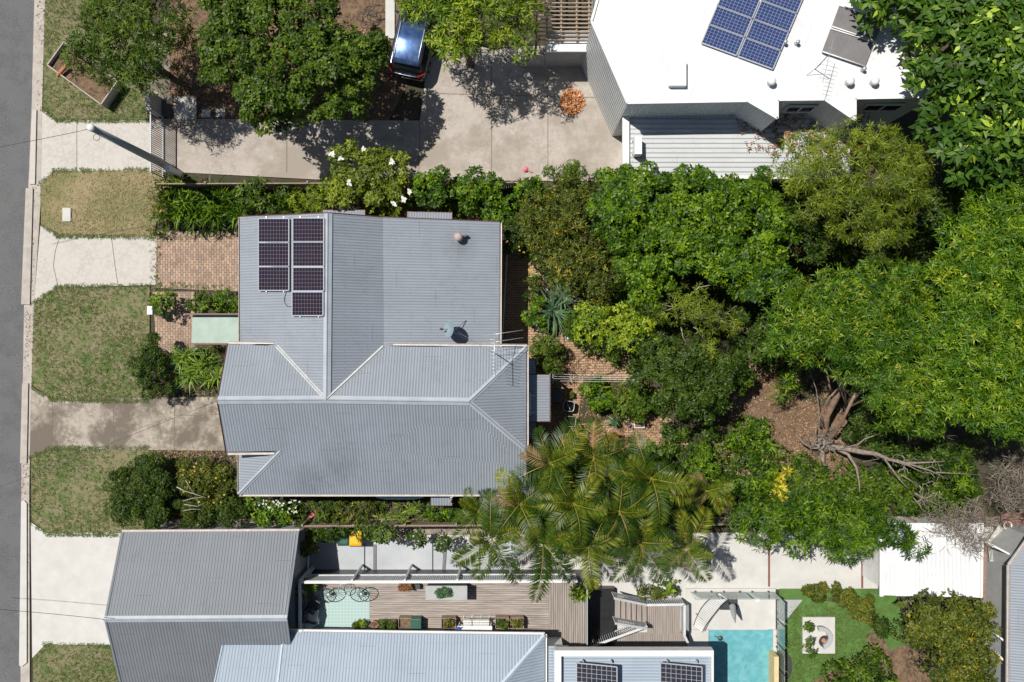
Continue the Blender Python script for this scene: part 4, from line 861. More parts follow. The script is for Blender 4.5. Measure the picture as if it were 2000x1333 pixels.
mb = MB(); mb.tube([CM @ Vector(p) for p in ((0, .20, 1.16), (.1, .22, 1.2), (.32, .24, 1.18))], .012, 5); mb.build('rear_wiper', M['black'], cr)
mb = MB(); mb.tube([CM @ Vector((.05, .62, 1.70)), CM @ Vector((.05, .50, 1.86))], [.012, .005], 5); mb.build('aerial', M['black'], cr)

# ============================================================ FENCES
def paling(label, a, b, z1, m, z0=0.0, pitch=.11, group=None, name='paling_fence', rails=True, wdt=.09, cat='fence', posts=True, railm=None):
    a, b = Vector((a[0], a[1], 0)), Vector((b[0], b[1], 0)); d = (b - a); L_ = d.length; d.normalize(); sd = Vector((-d.y, d.x, 0)); ang = math.atan2(d.y, d.x)
    t = thing(name, (a + b) / 2, label, cat, group); mb = MB(); n = int(L_ / pitch)
    for i in range(n): c = a + d * (i + .5) * L_ / n; hh = (z1 - z0) * random.uniform(.985, 1.01); mb.box((c.x, c.y, z0 + hh / 2), (wdt, .02, hh), ang)
    mb.build('palings', M[m], t)
    if rails:
        mb = MB()
        for z in (z0 + .25, z1 - .12): mb.beam(a + sd * .035 + Vector((0, 0, z)), b + sd * .035 + Vector((0, 0, z)), .045, .07)
        mb.build('rail', M[railm or m], t)
    if posts:
        for i in range(int(L_ / 2.4) + 1): c = a + d * min(L_, i * 2.4) + sd * .08; mb = MB(); mb.box((c.x, c.y, z1 / 2), (.09, .09, z1), ang); mb.build('post', M[m], t)
    return t
paling('weathered timber paling fence behind the front shrubs along the gated driveway', P(300, 360, 1.6)[:2], P(1062, 357, 1.6)[:2], 1.6, 'timber')
paling('grey paling fence between the palms and the lower neighbour path', P(590, 1030, 1.7)[:2], P(1915, 1024, 1.7)[:2], 1.7, 'timber')
# ============================================================ LOWER NEIGHBOUR'S DECK
DZ = 1.4
dk = thing('deck', P(870, 1190, 0), 'weathered grey timber deck between the path and the blue roofed house', 'deck')
def board(pts, z, along, pitch, m, name, par):
    q = [P(x, y, z) for x, y in pts]; x0, x1 = min(p.x for p in q), max(p.x for p in q); y0, y1 = min(p.y for p in q), max(p.y for p in q); mb = MB()
    if along == 'x':
        n = int((y1 - y0) / pitch)
        for i in range(n):
            yy = y0 + (i + .5) * (y1 - y0) / n; cut = x0 + (x1 - x0) * random.random()
            mb.box(((x0 + cut) / 2, yy, z - .015 + random.uniform(-.002, .002)), (cut - x0 - .004, pitch - .012, .03)); mb.box(((x1 + cut) / 2, yy, z - .015), (x1 - cut - .004, pitch - .012, .03))
    else:
        n = int((x1 - x0) / pitch)
        for i in range(n): mb.box((x0 + (i + .5) * (x1 - x0) / n, (y0 + y1) / 2, z - .015 + random.uniform(-.002, .002)), (pitch - .012, y1 - y0, .03))
    return mb.build(name, M[m], par)
board([(598, 1126), (1072, 1126), (1072, 1262), (598, 1262)], DZ, 'x', .10, 'deckm', 'deck_boards', dk)
board([(1072, 1126), (1146, 1126), (1146, 1272), (1072, 1272)], DZ, 'y', .10, 'deckv', 'deck_boards', dk)
mb = MB(); q = [P(x, y, DZ - .05) for x, y in ((600, 1128), (1144, 1128), (1144, 1260), (600, 1260))]; mb.prism(q, 0); mb.build('base', M['dark'], dk)
a, b = P(585, 1138, 2.65), P(1128, 1136, 2.65); c = P(585, 1255, 2.65)
M['screenp'] = mat('pale_grey_batten_paint', (.55, .57, .58), (.46, .48, .49), 4, .5)
s1 = paling('long pale batten screen along the top edge of the deck', a[:2], b[:2], 2.65, 'screenp', 1.35, .085, None, 'batten_screen', True, .06, 'screen', True, 'screenp')
mb = MB(); mb.beam(a, b, .10, .04); mb.build('top_rail', M['whitep'], s1)
s2 = paling('short pale batten screen at the left end of the deck beside the garage', a[:2], (a.x, c.y), 2.65, 'screenp', 1.35, .085, None, 'batten_screen', True, .06, 'screen', True, 'screenp')
mb = MB(); mb.beam(a, (a.x, c.y, 2.65), .10, .04); mb.build('top_rail', M['whitep'], s2)
mb = MB(); mb.prism([P(x, y, DZ + .012) for x, y in ((612, 1154), (722, 1150), (722, 1229), (612, 1229))], DZ + .002); tag(mb.build('rug', M['rug']), 'pale teal patterned rug on the left end of the deck', 'rug')
def wirechair(x, y, r_, lb):
    q = P(x, y, DZ + .4); t = thing('wire_chair', (q.x, q.y, DZ), lb, 'chair', 'round wire chairs on the rug')
    c = Vector((q.x, q.y, DZ + .72)); Mt = Matrix.Rotation(R(28), 4, 'X'); mb = MB(); mb.torus(c, r_, .020, 28, 6, Mt); mb.build('rim', M['black'], t, True)
    mb = MB(); cc = Vector((q.x, q.y - .05, DZ + .36))
    for i in range(16): a_ = i * 6.2832 / 16; e = c + Mt @ Vector((r_ * math.cos(a_), r_ * math.sin(a_), 0)); mb.tube([cc, cc.lerp(e, .55) + Vector((0, 0, -.07)), e], .008, 4)
    mb.torus(cc + Vector((0, 0, .02)), r_ * .4, .009, 20, 5); mb.build('wire_basket', M['black'], t, True)
    mb = MB(); mb.lathe(cc, [(.001, .04), (.07, .03), (.08, 0), (.001, -.02)], 14); mb.build('hub', M['whitep'], t, True)
    for a_ in (.8, 2.4, 3.9, 5.5): mb = MB(); mb.tube([cc, Vector((cc.x + .28 * math.cos(a_), cc.y + .28 * math.sin(a_), DZ))], .012, 5); mb.build('leg', M['black'], t)
wirechair(641, 1159, .43, 'leftmost round black wire chair on the teal rug'); wirechair(705, 1158, .43, 'rightmost round black wire chair on the teal rug')
q = P(672, 1152, DZ + .45); st = thing('wire_table', (q.x, q.y, DZ), 'small round wire side table between the two wire chairs', 'table'); mb = MB(); mb.torus(Vector((q.x, q.y, DZ + .45)), .28, .014, 24, 5)
for i in range(6): u = -.25 + i * .1; l = math.sqrt(max(0, .28 ** 2 - u * u)); mb.tube([(q.x + u, q.y - l, DZ + .45), (q.x + u, q.y + l, DZ + .45)], .007, 4)
mb.build('table_top', M['metal'], st, True)
for a_ in (.5, 2.6, 4.7): mb = MB(); mb.tube([(q.x + .1 * math.cos(a_), q.y + .1 * math.sin(a_), DZ + .44), (q.x + .24 * math.cos(a_), q.y + .24 * math.sin(a_), DZ)], .01, 5); mb.build('leg', M['metal'], st)
def armchair(x, y, rz, m, lb, cm=None):
    q = P(x, y, DZ + .3); t = thing('armchair', (q.x, q.y, DZ), lb, 'chair'); T = Matrix.Translation((q.x, q.y, DZ)) @ Matrix.Rotation(rz, 4, 'Z')
    mb = MB(); mb.box((0, 0, .35), (.55, .52, .14), 0, T); mb.build('seat', M[cm or m], t, bevel=.03)
    mb = MB(); mb.box((0, .27, .60), (.60, .10, .50), 0, T); mb.build('backrest', M[m], t, bevel=.03)
    for s in (-1, 1): mb = MB(); mb.box((s * .31, 0, .48), (.07, .54, .30), 0, T); mb.build('armrest', M[m], t, bevel=.02)
    for sx in (-1, 1):
        for sy in (-1, 1): mb = MB(); mb.box((sx * .25, sy * .22, .14), (.05, .05, .28), 0, T); mb.build('leg', M[m], t)
M['wicker'] = mat('dark_grey_wicker', (.07, .075, .085), (.035, .04, .045), 25, .7, bd=.01)
armchair(612, 1180, R(60), 'wicker', 'dark wicker armchair at the top left corner of the teal rug'); armchair(611, 1200, R(80), 'wicker', 'dark armchair with a pale cushion left of the teal rug', 'whitep')
q = P(608, 1219, DZ + .4); T = Matrix.Translation((q.x, q.y, DZ)) @ Matrix.Rotation(R(32), 4, 'Z'); t = thing('side_table', (q.x, q.y, DZ), 'white side table turned at an angle at the bottom left of the deck', 'table')
mb = MB(); mb.box((0, 0, .45), (.66, .36, .05), 0, T); mb.build('table_top', M['whitep'], t, bevel=.01)
for sx in (-1, 1): mb = MB(); mb.box((sx * .28, 0, .215), (.05, .30, .42), 0, T); mb.build('leg', M['whitep'], t)
q = P(872, 1158, DZ + .85); t = thing('barbecue_bench', (q.x, q.y, DZ), 'covered grey barbecue bench near the deck screen', 'bench')
mb = MB(); mb.box((q.x, q.y, DZ + .88), (1.92, .66, .06)); mb.build('bench_top', M['wallg'], t, bevel=.01); mb = MB(); mb.box((q.x, q.y, DZ + .43), (1.80, .56, .84)); mb.build('cabinet', M['dark'], t)
q = P(866, 1158, DZ + .95); t = thing('succulent_tray', q, 'tray of pale succulents on the grey barbecue bench', 'plant'); mb = MB(); mb.box((q.x, q.y, q.z), (.62, .40, .08)); mb.build('tray', M['dark'], t)
crown([(853, 1150), (879, 1150), (879, 1166), (853, 1166)], q.z, q.z + .12, 'fine', LM['blue_yucca'], t, 5, 'foliage', R_=.1, s_=.35, dens=.5, lumps=.05)
def planter(x, y, wx, wy, h, m, lb, plant='mid', z=DZ, sp='fine', tall=.25, name='planter_box'):
    q = P(x, y, z + h); t = thing(name, (q.x, q.y, z), lb, 'planter', 'timber planters on the deck' if m == 'timber' else None); mb = MB()
    for a_, b_, c_, d_ in ((0, wy / 2, wx, .03), (0, -wy / 2, wx, .03), (wx / 2, 0, .03, wy - .035), (-wx / 2, 0, .03, wy - .035)): mb.box((q.x + a_, q.y + b_, z + h / 2), (c_, d_, h))
    mb.build('box', M[m], t); mb = MB(); mb.box((q.x, q.y, z + h * .4), (wx - .04, wy - .04, h * .7)); mb.build('soil', M['mulch'], t)
    if plant:
        k = PX * (1 - (z + h) / H); ex, ey = wx / k / 2, wy / k / 2
        crown([(x - ex, y - ey), (x + ex, y - ey), (x + ex, y + ey), (x - ex, y + ey)], z + h, z + h + tall, sp, LM[plant], t, int(x), 'foliage', R_=.15, s_=.4, dens=.35, lumps=.2, under=False, scale=.8)
planter(756, 1226, .78, .50, .45, 'timber', 'timber planter nearest the terracotta pot on the deck, full of herbs')
planter(791, 1218, .60, .46, .45, 'timber', 'timber planter just left of the green lidded tub', None); planter(876, 1219, .66, .50, .45, 'timber', 'timber planter left of the white folding chairs', 'olive')
planter(981, 1218, .62, .50, .45, 'timber', 'timber planter right of the white folding chairs', 'mid'); planter(1010, 1218, .60, .50, .45, 'timber', 'last timber planter of the row, nearest the deck corner', 'olive')
planter(792, 1148, .64, .24, .30, 'timber', 'low timber planter of reddish leaves against the deck screen', 'redbrown'); 
q = P(815, 1147, DZ + .3); mb = MB(); mb.box((q.x, q.y, DZ + .15), (.26, .22, .3)); tag(mb.build('box', M['dark'], bevel=.01), 'small dark box against the deck screen beside the low planter', 'box')
def pot(x, y, r_, h, m, lb, plant=None, z=0.0, sp='fine', name='plant_pot', cat='pot', group='garden pots', pr_=None, seed=3):
    q = P(x, y, z + h); t = thing(name, (q.x, q.y, z), lb, cat, group); mb = MB(); mb.lathe((q.x, q.y, z), [(.001, 0), (r_ * .72, 0), (r_ * .95, h * .85), (r_ * 1.05, h * .87), (r_ * 1.05, h), (r_ * .9, h), (r_ * .88, h * .8), (.001, h * .78)], 22); mb.build('vessel', M[m], t, True)
    mb = MB(); mb.cyl((q.x, q.y, z + h * .72), r_ * .86, h * .12, 18); mb.build('soil', M['mulch'], t)
    if plant: e = (pr_ or r_) / (PX * (1 - (z + h) / H)); crown(ell(x, y, e, e), z + h, z + h + r_ * 1.3, sp, LM[plant], t, seed + int(x), 'foliage', R_=r_, s_=.4, dens=.4, lumps=.2, under=False, scale=.8)
    return t
G_ = 'pots on the deck'
pot(697, 1222, .16, .3, 'terra', 'leftmost small pot at the lower edge of the rug', 'mid', DZ, group=G_); pot(706, 1220, .17, .32, 'whitep', 'small white pot of yellow green leaves at the rug edge', 'lime', DZ, group=G_); pot(731, 1221, .17, .36, 'terra', 'terracotta pot between the rug and the timber planters', None, DZ, group=G_)
q = P(812, 1222, DZ + .6); t = thing('storage_tub', (q.x, q.y, DZ), 'dark green lidded tub among the timber planters', 'tub'); mb = MB(); mb.box((q.x, q.y, DZ + .28), (.46, .56, .56)); mb.build('tub', M['greenp'], t, bevel=.04); mb = MB(); mb.box((q.x, q.y, DZ + .59), (.5, .6, .05)); mb.build('lid', M['greenp'], t, bevel=.02)
for i, (x, lb) in enumerate(((913, 'left'), (931, 'middle'), (947, 'right'))):
    q = P(x, 1218, DZ + .5); t = thing('folding_chair', (q.x, q.y, DZ), f'white slatted folding chair behind the white deck table, {lb} of three', 'chair', 'white folding chairs on the deck')
    mb = MB()
    for j in range(5): mb.box((q.x, q.y - .18 + j * .085, DZ + .44), (.38, .055, .02))
    mb.build('seat', M['whitep'], t); mb = MB()
    for j in range(3): mb.box((q.x, q.y + .23 + j * .012, DZ + .58 + j * .1), (.38, .02, .06))
    mb.build('backrest', M['whitep'], t)
    for sx in (-1, 1):
        for sy in (-1, 1): mb = MB(); mb.beam((q.x + sx * .18, q.y + sy * .18, DZ + .44), (q.x + sx * .19, q.y - sy * .2, DZ), .025, .025); mb.build('leg', M['whitep'], t)
q = P(927, 1231, DZ + .74); t = thing('deck_table', (q.x, q.y, DZ), 'long narrow white table against the blue roofed house', 'table'); mb = MB(); mb.box((q.x, q.y, DZ + .74), (1.62, .38, .04)); mb.build('table_top', M['whitep'], t, bevel=.01)
for sx in (-1, 1):
    for sy in (-1, 1): mb = MB(); mb.box((q.x + sx * .74, q.y + sy * .14, DZ + .36), (.05, .05, .72)); mb.build('leg', M['whitep'], t)
q = P(895, 1228, DZ + .77); mb = MB(); mb.lathe(q, [(.001, 0), (.09, 0), (.11, .10), (.10, .11), (.001, .02)], 16); mb.tube([q + Vector((.09, 0, .06)), q + Vector((.17, .10, .12))], .02, 6); tag(mb.build('watering_can', M['blue'], smooth=True), 'small blue watering can on the long white deck table', 'watering can')
# bins behind the palm fronds
def wheelie(x, y, m, lb):
    q = P(x, y, 1.0); t = thing('wheelie_bin', (q.x, q.y, 0), lb, 'bin', 'bins beside the concrete path'); mb = MB(); mb.loft([[Vector((q.x + sx * w_, q.y + sy * d_, z)) for sx, sy in ((-1, -1), (1, -1), (1, 1), (-1, 1))] for w_, d_, z in ((.21, .25, .05), (.28, .34, .95))]); mb.build('body', M['greenp'], t, bevel=.02)
    mb = MB(); mb.loft([[Vector((q.x + sx * w_, q.y + sy * d_, z)) for sx, sy in ((-1, -1), (1, -1), (1, 1), (-1, 1))] for w_, d_, z in ((.30, .37, .95), (.29, .36, 1.0), (.18, .24, 1.06))]); mb.build('lid', M[m], t, bevel=.015)
    for s in (-1, 1): mb = MB(); mb.tube([(q.x + s * .2, q.y + .28, .1), (q.x + s * .26, q.y + .28, .1)], .1, 12); mb.build('wheel', M['tyre'], t)
wheelie(694, 1052, 'yellow', 'bin with a bright yellow lid beside the concrete path'); wheelie(671, 1052, 'greenp', 'bin with a dark green lid left of the yellow lidded bin')
q = P(640, 1050, .6); mb = MB(); mb.box((q.x, q.y, .3), (.62, .5, .6)); t = thing('crate', (q.x, q.y, 0), 'dark box left of the green lidded bin', 'box'); mb.build('body', M['dark'], t, bevel=.02)
M['path_band'] = mat('mid_grey_band', (.16, .16, .165), (.12, .12, .125), 8, .7)
sheet('concrete_path', [(606, 1060), (1010, 1060), (1010, 1121), (606, 1121)], .032, M['slab'])
# path divider strips
for x, y0, y1, m, lb in ((712, 1062, 1119, 'dark', 'leftmost dark divider strip across the pale path beside the deck'), (845, 1062, 1119, 'dark', 'middle dark divider strip across the pale path beside the deck'), (937, 1062, 1119, 'dark', 'right dark divider strip across the pale path beside the deck'), (1502, 1060, 1146, 'timber_red', 'red brown timber strip across the path above the pool fence'), (1684, 1100, 1149, 'timber_red', 'red brown timber strip across the path left of the white shed')):
    mb = MB(); mb.beam(P(x, y0, .04), P(x, y1, .04), .09 if m != 'dark' else .05, .03); tag(mb.build('divider_strip', M[m]), lb, 'strip', 'divider strips across the concrete path')
for x, lb in ((732, 'left'), (866, 'middle'), (955, 'right')):  # flat wide grey bands laid across the path
    mb = MB(); mb.beam(P(x + (4 if x > 800 else 0), 1064, .05), P(x, 1119, .05), .15, .05); tag(mb.build('grey_strip', M['path_band']), f'wide grey strip across the pale path beside the deck screen, {lb} one', 'strip', 'wide grey strips across the path')
mb = MB(); mb.beam(P(602, 1068, 1.2), P(602, 1122, 1.2), .05, .05); mb.beam(P(602, 1068, 1.2), P(602, 1068.5, 0), .05, .05, (1, 0, 0)); mb.beam(P(602, 1121, 1.2), P(602, 1121, 0), .05, .05, (1, 0, 0)); tag(mb.build('handrail', M['whitep']), 'thin white rail between the garage and the pale path', 'rail')
# stair well shadow painted black on a platform, stairs, balustrades
mb = MB(); mb.prism([P(x, y, .5) for x, y in ((1147, 1150), (1200, 1150), (1200, 1262), (1147, 1268))], .0); tag(mb.build('shade_painted_platform', M['black']), 'platform with stair well shadow painted black between the deck and the stairs', 'platform')
mb = MB(); a, b = P(1147, 1152, 2.3), P(1147, 1262, 2.3); mb.beam(a - Vector((0, 0, .9)), b - Vector((0, 0, .9)), .04, 1.8); tag(mb.build('privacy_panel', M['wallg']), 'grey panel along the right end of the deck', 'panel')
ss = thing('stairs', P(1270, 1200, 0), 'grey timber stairs and landing with white slatted balustrades left of the pool', 'stairs')
for i in range(6): mb = MB(); z = 1.36 - i * .155; mb.prism([P(x, y, z) for x, y in ((1201 + i * 10.4, 1168 + i * 2), (1211 + i * 10.4, 1170 + i * 2), (1211 + i * 10.4, 1212 + i * 1.5), (1201 + i * 10.4, 1210 + i * 1.5))], z - .035); mb.build('tread', M['deckv'], ss)
board([(1264, 1178), (1330, 1178), (1330, 1238), (1264, 1238)], .42, 'y', .10, 'deckv', 'landing', ss)
board([(1150, 1236), (1346, 1236), (1346, 1275), (1150, 1275)], .06, 'y', .11, 'deckv', 'lower_boards', ss)
def balus(a, b, za, zb, h=.95):
    mb = MB(); A_, B_ = P(*a, za + h), P(*b, zb + h); n = int((B_ - A_).length / .10)
    for i in range(n + 1): c = A_.lerp(B_, i / n); mb.beam(c, c - Vector((0, 0, h)), .05, .025, (B_ - A_).normalized())
    mb.beam(A_, B_, .11, .04); mb.beam(A_ - Vector((0, 0, h * .9)), B_ - Vector((0, 0, h * .9)), .04, .06); mb.build('balustrade', M['screenp'], ss)
balus((1200, 1169), (1263, 1182), 1.36, .45); balus((1263, 1182), (1337, 1181), .42, .42); balus((1202, 1218), (1264, 1228), 1.36, .45); balus((1148, 1266), (1264, 1224), .3, .42, .9); balus((1337, 1181), (1337, 1240), .42, .42); balus((1336, 1240), (1350, 1270), .3, .1)
# pool
pl_ = thing('swimming_pool', P(1447, 1290, 0), 'turquoise swimming pool cut by the bottom edge of the photo', 'pool')
mb = MB(); mb.prism([P(x, y, .05) for x, y in ((1385, 1231), (1509, 1231), (1509, 1440), (1385, 1440))], .0); mb.build('water', M['water'], pl_)
mb = MB(); zc = .11
for pts in (((1340, 1150), (1515, 1150), (1515, 1230), (1340, 1230)), ((1346, 1230.5), (1384, 1230.5), (1384, 1440), (1346, 1440)), ((1510, 1230.5), (1517, 1230.5), (1517, 1440), (1510, 1440))): mb.prism([P(x, y, zc) for x, y in pts], 0)
mb.build('coping', M['conc_white'], pl_)
mb = MB(); q = P(1407, 1247, .05); mb.lathe(q + Vector((0, 0, .02)), [(.001, .05), (.1, .04), (.13, 0)], 14); mb.tube([q + Vector((.05, 0, .05)), q + Vector((-.3, .12, .03))], .02, 6); tag(mb.build('pool_cleaner', M['dark'], smooth=True), 'small dark pool cleaner at the shaded pool corner', 'pool cleaner')
mb = MB(); q = P(1480, 1171, .13); mb.cyl(q, .12, .015, 20); tag(mb.build('skimmer_lid', M['whitep']), 'round white skimmer lid in the pool paving', 'lid')
def glassfence(a, b, lb, n):
    t = thing('glass_fence', (Vector(a) + Vector(b)) / 2, lb, 'fence', 'glass pool fences'); a, b = Vector(a), Vector(b); d = (b - a).normalized(); s = (b - a).length / n
    for i in range(n):
        p, q = a + d * (i * s + .04), a + d * ((i + 1) * s - .04); mb = MB(); mb.beam(p + Vector((0, 0, .70)), q + Vector((0, 0, .70)), .012, 1.15); mb.build('pane', M['clear'], t)
        for k in (.2, .8): c = p.lerp(q, k); mb = MB(); mb.box(c + Vector((0, 0, .1)), (.06, .06, .2)); mb.build('spigot', M['dark'], t)
glassfence(P(1345, 1155, .1), P(1512, 1155, .1), 'clear glass pool fence panel row above the pool paving', 3); glassfence(P(1516, 1160, .1), P(1516, 1345, .1), 'clear glass pool fence along the right side of the pool', 4)
# sling lounger
t = thing('hammock_lounger', P(1385, 1190, 0), 'white slatted curved lounger on the pool paving', 'lounger'); T = Matrix.Translation(P(1382, 1188, .1)) @ Matrix.Rotation(R(-38), 4, 'Z')
for i in range(1): 
    mb = MB()
    for j in range(22): yy = -.95 + j * .09; z = .25 + .35 * (yy / .95) ** 2; mb.box((0, 0, 0), (.62 * (1 - .25 * abs(yy)), .06, .025), 0, T @ Matrix.Translation((0, yy, z)))
    mb.build('sling', M['whitep'], t)
for s in (-1, 1): mb = MB(); mb.tube([T @ Vector((s * .36 * (1 - .25 * abs(yy)), yy, .25 + .35 * (yy / .95) ** 2)) for yy in (-1.0, -.6, -.2, .2, .6, 1.0)], .02, 6); mb.build('side_rail', M['dark'], t, True)
for s in (-1, 1): mb = MB(); mb.tube([T @ Vector((-.3, s * .55, 0)), T @ Vector((0, s * .55, .3)), T @ Vector((.3, s * .55, 0))], .02, 6); mb.build('leg', M['dark'], t)
t = thing('closed_umbrella', P(1422, 1174, 0), 'closed grey umbrella leaning over its dark square base', 'umbrella'); mb = MB(); q = P(1422, 1174, .15); mb.box((q.x, q.y, .2), (.82, .80, .18)); mb.build('base_plate', M['dark'], t, bevel=.02)
e = P(1436, 1216, 2.2); s0 = P(1422, 1176, .25); mb = MB(); mb.tube([s0, Vector((s0.x, s0.y, 1.0)), e], .028, 8); mb.build('pole', M['dark'], t, True); mb = MB(); mb.tube([Vector((s0.x + .02, s0.y, 1.0)), Vector((s0.x, s0.y, 1.1)).lerp(e, .4), e], [.16, .12, .03], 9); mb.build('canopy', M['wallg'], t)
# fire pit court
t = thing('fire_pit_slab', P(1600, 1241, 0), 'pale square paved pad in the middle of the neat lawn', 'slab'); mb = MB(); mb.prism([P(x, y, .16) for x, y in ((1568, 1206), (1631, 1206), (1631, 1277), (1568, 1277))], .0); mb.build('paving', M['conc_white'], t)
t = thing('curved_bench', P(1603, 1245, 0), 'curved grey bench around the fire bowl', 'bench'); c = P(1604, 1247, .4); mb = MB()
for i in range(15):
    a0_, a1_ = R(-75 + i * 12), R(-75 + (i + 1) * 12); mb.prism([(c.x + r_ * math.cos(a), c.y + r_ * math.sin(a), .42) for r_, a in ((.34, a0_), (.55, a0_), (.55, a1_), (.34, a1_))], .07)
mb.build('seat', M['wallg'], t)
t = thing('fire_bowl', P(1609, 1252, 0), 'round rusty fire bowl on the pale pad', 'fire pit'); q = P(1609, 1252, .3); mb = MB(); mb.lathe((q.x, q.y, .07), [(.001, .05), (.16, .12), (.26, .29), (.28, .32), (.25, .34), (.15, .20), (.001, .17)], 26); mb.build('bowl', M['dark'], t, True); mb = MB(); mb.cyl((q.x, q.y, .21), .18, .05, 18); mb.build('ash', M['orange_ash'] if 'orange_ash' in M else M['terra'], t)
mb = MB(); mb.prism([P(x, y, .10) for x, y in ((1521, 1172), (1568, 1172), (1545, 1200), (1522, 1230))], .0); tag(mb.build('grey_paving', M['wallg']), 'dark grey triangular paving beside the glass pool fence', 'paving')
mb = MB(); c = P(1522, 1303, .1); mb.prism([c] + [(c.x + .62 * math.cos(R(a)), c.y + .85 * math.sin(R(a)), .1) for a in range(-90, 91, 12)], 0); tag(mb.build('trampoline_mat', M['dark']), 'dark half round mat on the lawn at the pool fence', 'mat')
mb = MB(); mb.prism([P(x, y, .9) for x, y in ((1512, 1283), (1521, 1283), (1521, 1400), (1512, 1400))], 0); M['cream'] = mat('cream_yellow_paint', (.60, .47, .24), (.52, .40, .2), 3, .6); tag(mb.build('low_wall', M['cream']), 'low cream yellow wall at the lower right corner of the pool', 'wall')
# right side deck, bench, bucket, rack, rails
t = thing('side_deck', P(1985, 1035, 0), 'red brown timber deck at the right edge of the photo', 'deck'); board([(1955, 1000), (2080, 1000), (2080, 1072), (1955, 1072)], .25, 'x', .12, 'timber_red', 'deck_boards', t)
q = P(1969, 1027, .7); t = pot(1969, 1027, .20, .40, 'whitep', 'round white bucket on the red brown deck', None, .26, name='bucket', cat='bucket', group=None)
q = P(1950, 1048, .6); T = Matrix.Translation((q.x, q.y, 0)) @ Matrix.Rotation(R(-34), 4, 'Z'); t = thing('bench', (q.x, q.y, 0), 'pale bench at the foot of the red brown deck', 'bench'); mb = MB(); mb.box((0, 0, .48), (.45, .92, .06), 0, T); mb.build('seat', M['concrete'], t, bevel=.01)
for s in (-1, 1): mb = MB(); mb.box((0, s * .38, .225), (.4, .06, .45), 0, T); mb.build('leg', M['concrete'], t)
for lb, a, b in (('upper white rail slanting across the dark side passage', (1926, 1059), (1981, 1088)), ('middle white rail slanting across the dark side passage', (1942, 1237), (1966, 1256)), ('lowest white rail slanting across the dark side passage', (1944, 1274), (1967, 1297))):
    mb = MB(); mb.beam(P(*a, 2.2), P(*b, 2.2), .08, .08); mb.box(P(*a, 2.2) - Vector((0, 0, 1.1)), (.07, .07, 2.14)); tag(mb.build('rail', M['whitep']), lb, 'rail', 'white rails over the side passage')
t = thing('drying_rack', P(1938, 1082, 0), 'small white slatted rack in the dark side passage', 'rack'); mb = MB()
for i in range(5): mb.beam(P(1931 + i * 2.6, 1068, 1.0), P(1934 + i * 2.6, 1096, 1.0), .018, .018)
mb.beam(P(1930, 1068, 1.0), P(1943, 1068, 1.0), .025, .025); mb.beam(P(1933, 1096, 1.0), P(1946, 1096, 1.0), .025, .025); mb.build('rack_top', M['whitep'], t)
for x, y in ((1931, 1069), (1942, 1069), (1934, 1095), (1945, 1095)): mb = MB(); p = P(x, y, 1.0); mb.box((p.x, p.y, .5), (.02, .02, 1.0)); mb.build('leg', M['whitep'], t)
M['brickred'] = bricks('red_brick_wall', (.30, .15, .10), (.24, .12, .08), (.3, .27, .24), .24, .085, 0)
mb = MB(); mb.prism([P(x, y, 1.2) for x, y in ((1921, 1062), (1927, 1062), (1926, 1172), (1919, 1172))], 0); tag(mb.build('boundary_wall', M['brickred']), 'thin brick boundary wall right of the white shed', 'wall')

# ============================================================ BACK YARD THINGS
def tub(x, y, lb):
    q = P(x, y, .65); t = thing('black_tub', (q.x, q.y, 0), lb, 'tub', 'black tubs beside the back porch'); T = Matrix.Translation((q.x, q.y, 0)) @ Matrix.Rotation(R(-6), 4, 'Z')
    s = lambda w_, z: [T @ Vector((w_ * np.sign(math.cos(a)) * abs(math.cos(a)) ** .5, w_ * .92 * np.sign(math.sin(a)) * abs(math.sin(a)) ** .5, z)) for a in [6.2832 * i / 24 for i in range(24)]]
    mb = MB(); mb.loft([s(.20, .0), s(.26, .60), s(.235, .60), s(.19, .08)]); mb.build('tub', M['black'], t); mb = MB(); mb.tube(s(.265, .61), .018, 6, True); mb.build('rim', M['metal'], t, True)
    mb = MB(); mb.box((0, 0, .5), (.02, .36, .02), .5, T); mb.build('handle', M['metal'], t)
tub(1111, 794, 'upper of two square black tubs with pale rims beside the back porch'); tub(1114, 824, 'lower of two square black tubs with pale rims beside the back porch')
q = P(1126, 836, .5); t = thing('folded_board', (q.x, q.y, 0), 'brownish board leaning below the two black tubs', 'board'); mb = MB(); mb.box((q.x, q.y, .45), (.50, .30, .03), .3, Matrix.Rotation(0, 4, 'Z')); mb.box((q.x - .02, q.y - .15, .22), (.46, .03, .44), .3); mb.build('panel', M['conc_old'], t)
q = P(1249, 830, .25); t = thing('seedling_tray', (q.x, q.y, 0), 'dark tray with a white rim on the brick paving', 'tray'); mb = MB()
for a_, b_, c_, d_ in ((0, .15, .50, .035), (0, -.15, .50, .035), (.232, 0, .035, .264), (-.232, 0, .035, .264)): mb.box((q.x + a_, q.y + b_, .13), (c_, d_, .26))
mb.build('rim', M['whitep'], t); mb = MB(); mb.box((q.x, q.y, .10), (.42, .26, .18)); mb.build('soil', M['mulch'], t)
pot(1214, 841, .17, .10, 'terra', 'terracotta bowl left of the white rimmed tray', None); pot(1201, 852, .20, .12, 'terra', 'larger terracotta bowl among the orange flowers', None); pot(1228, 831, .11, .22, 'blue', 'small blue pot left of the white rimmed tray', None); pot(1207, 828, .11, .25, 'black', 'small black pot of herbs left of the blue pot', 'mid')
pot(1078, 647, .20, .22, 'greenp', 'round dark green rimmed pot below the strap leaved plant', 'mid'); pot(1302, 843, .19, .28, 'terra', 'round pot of leafy seedlings near the white slab', 'lime'); pot(1450, 848, .12, .22, 'whitep', 'small pale ring shaped pot on the soil path', None)
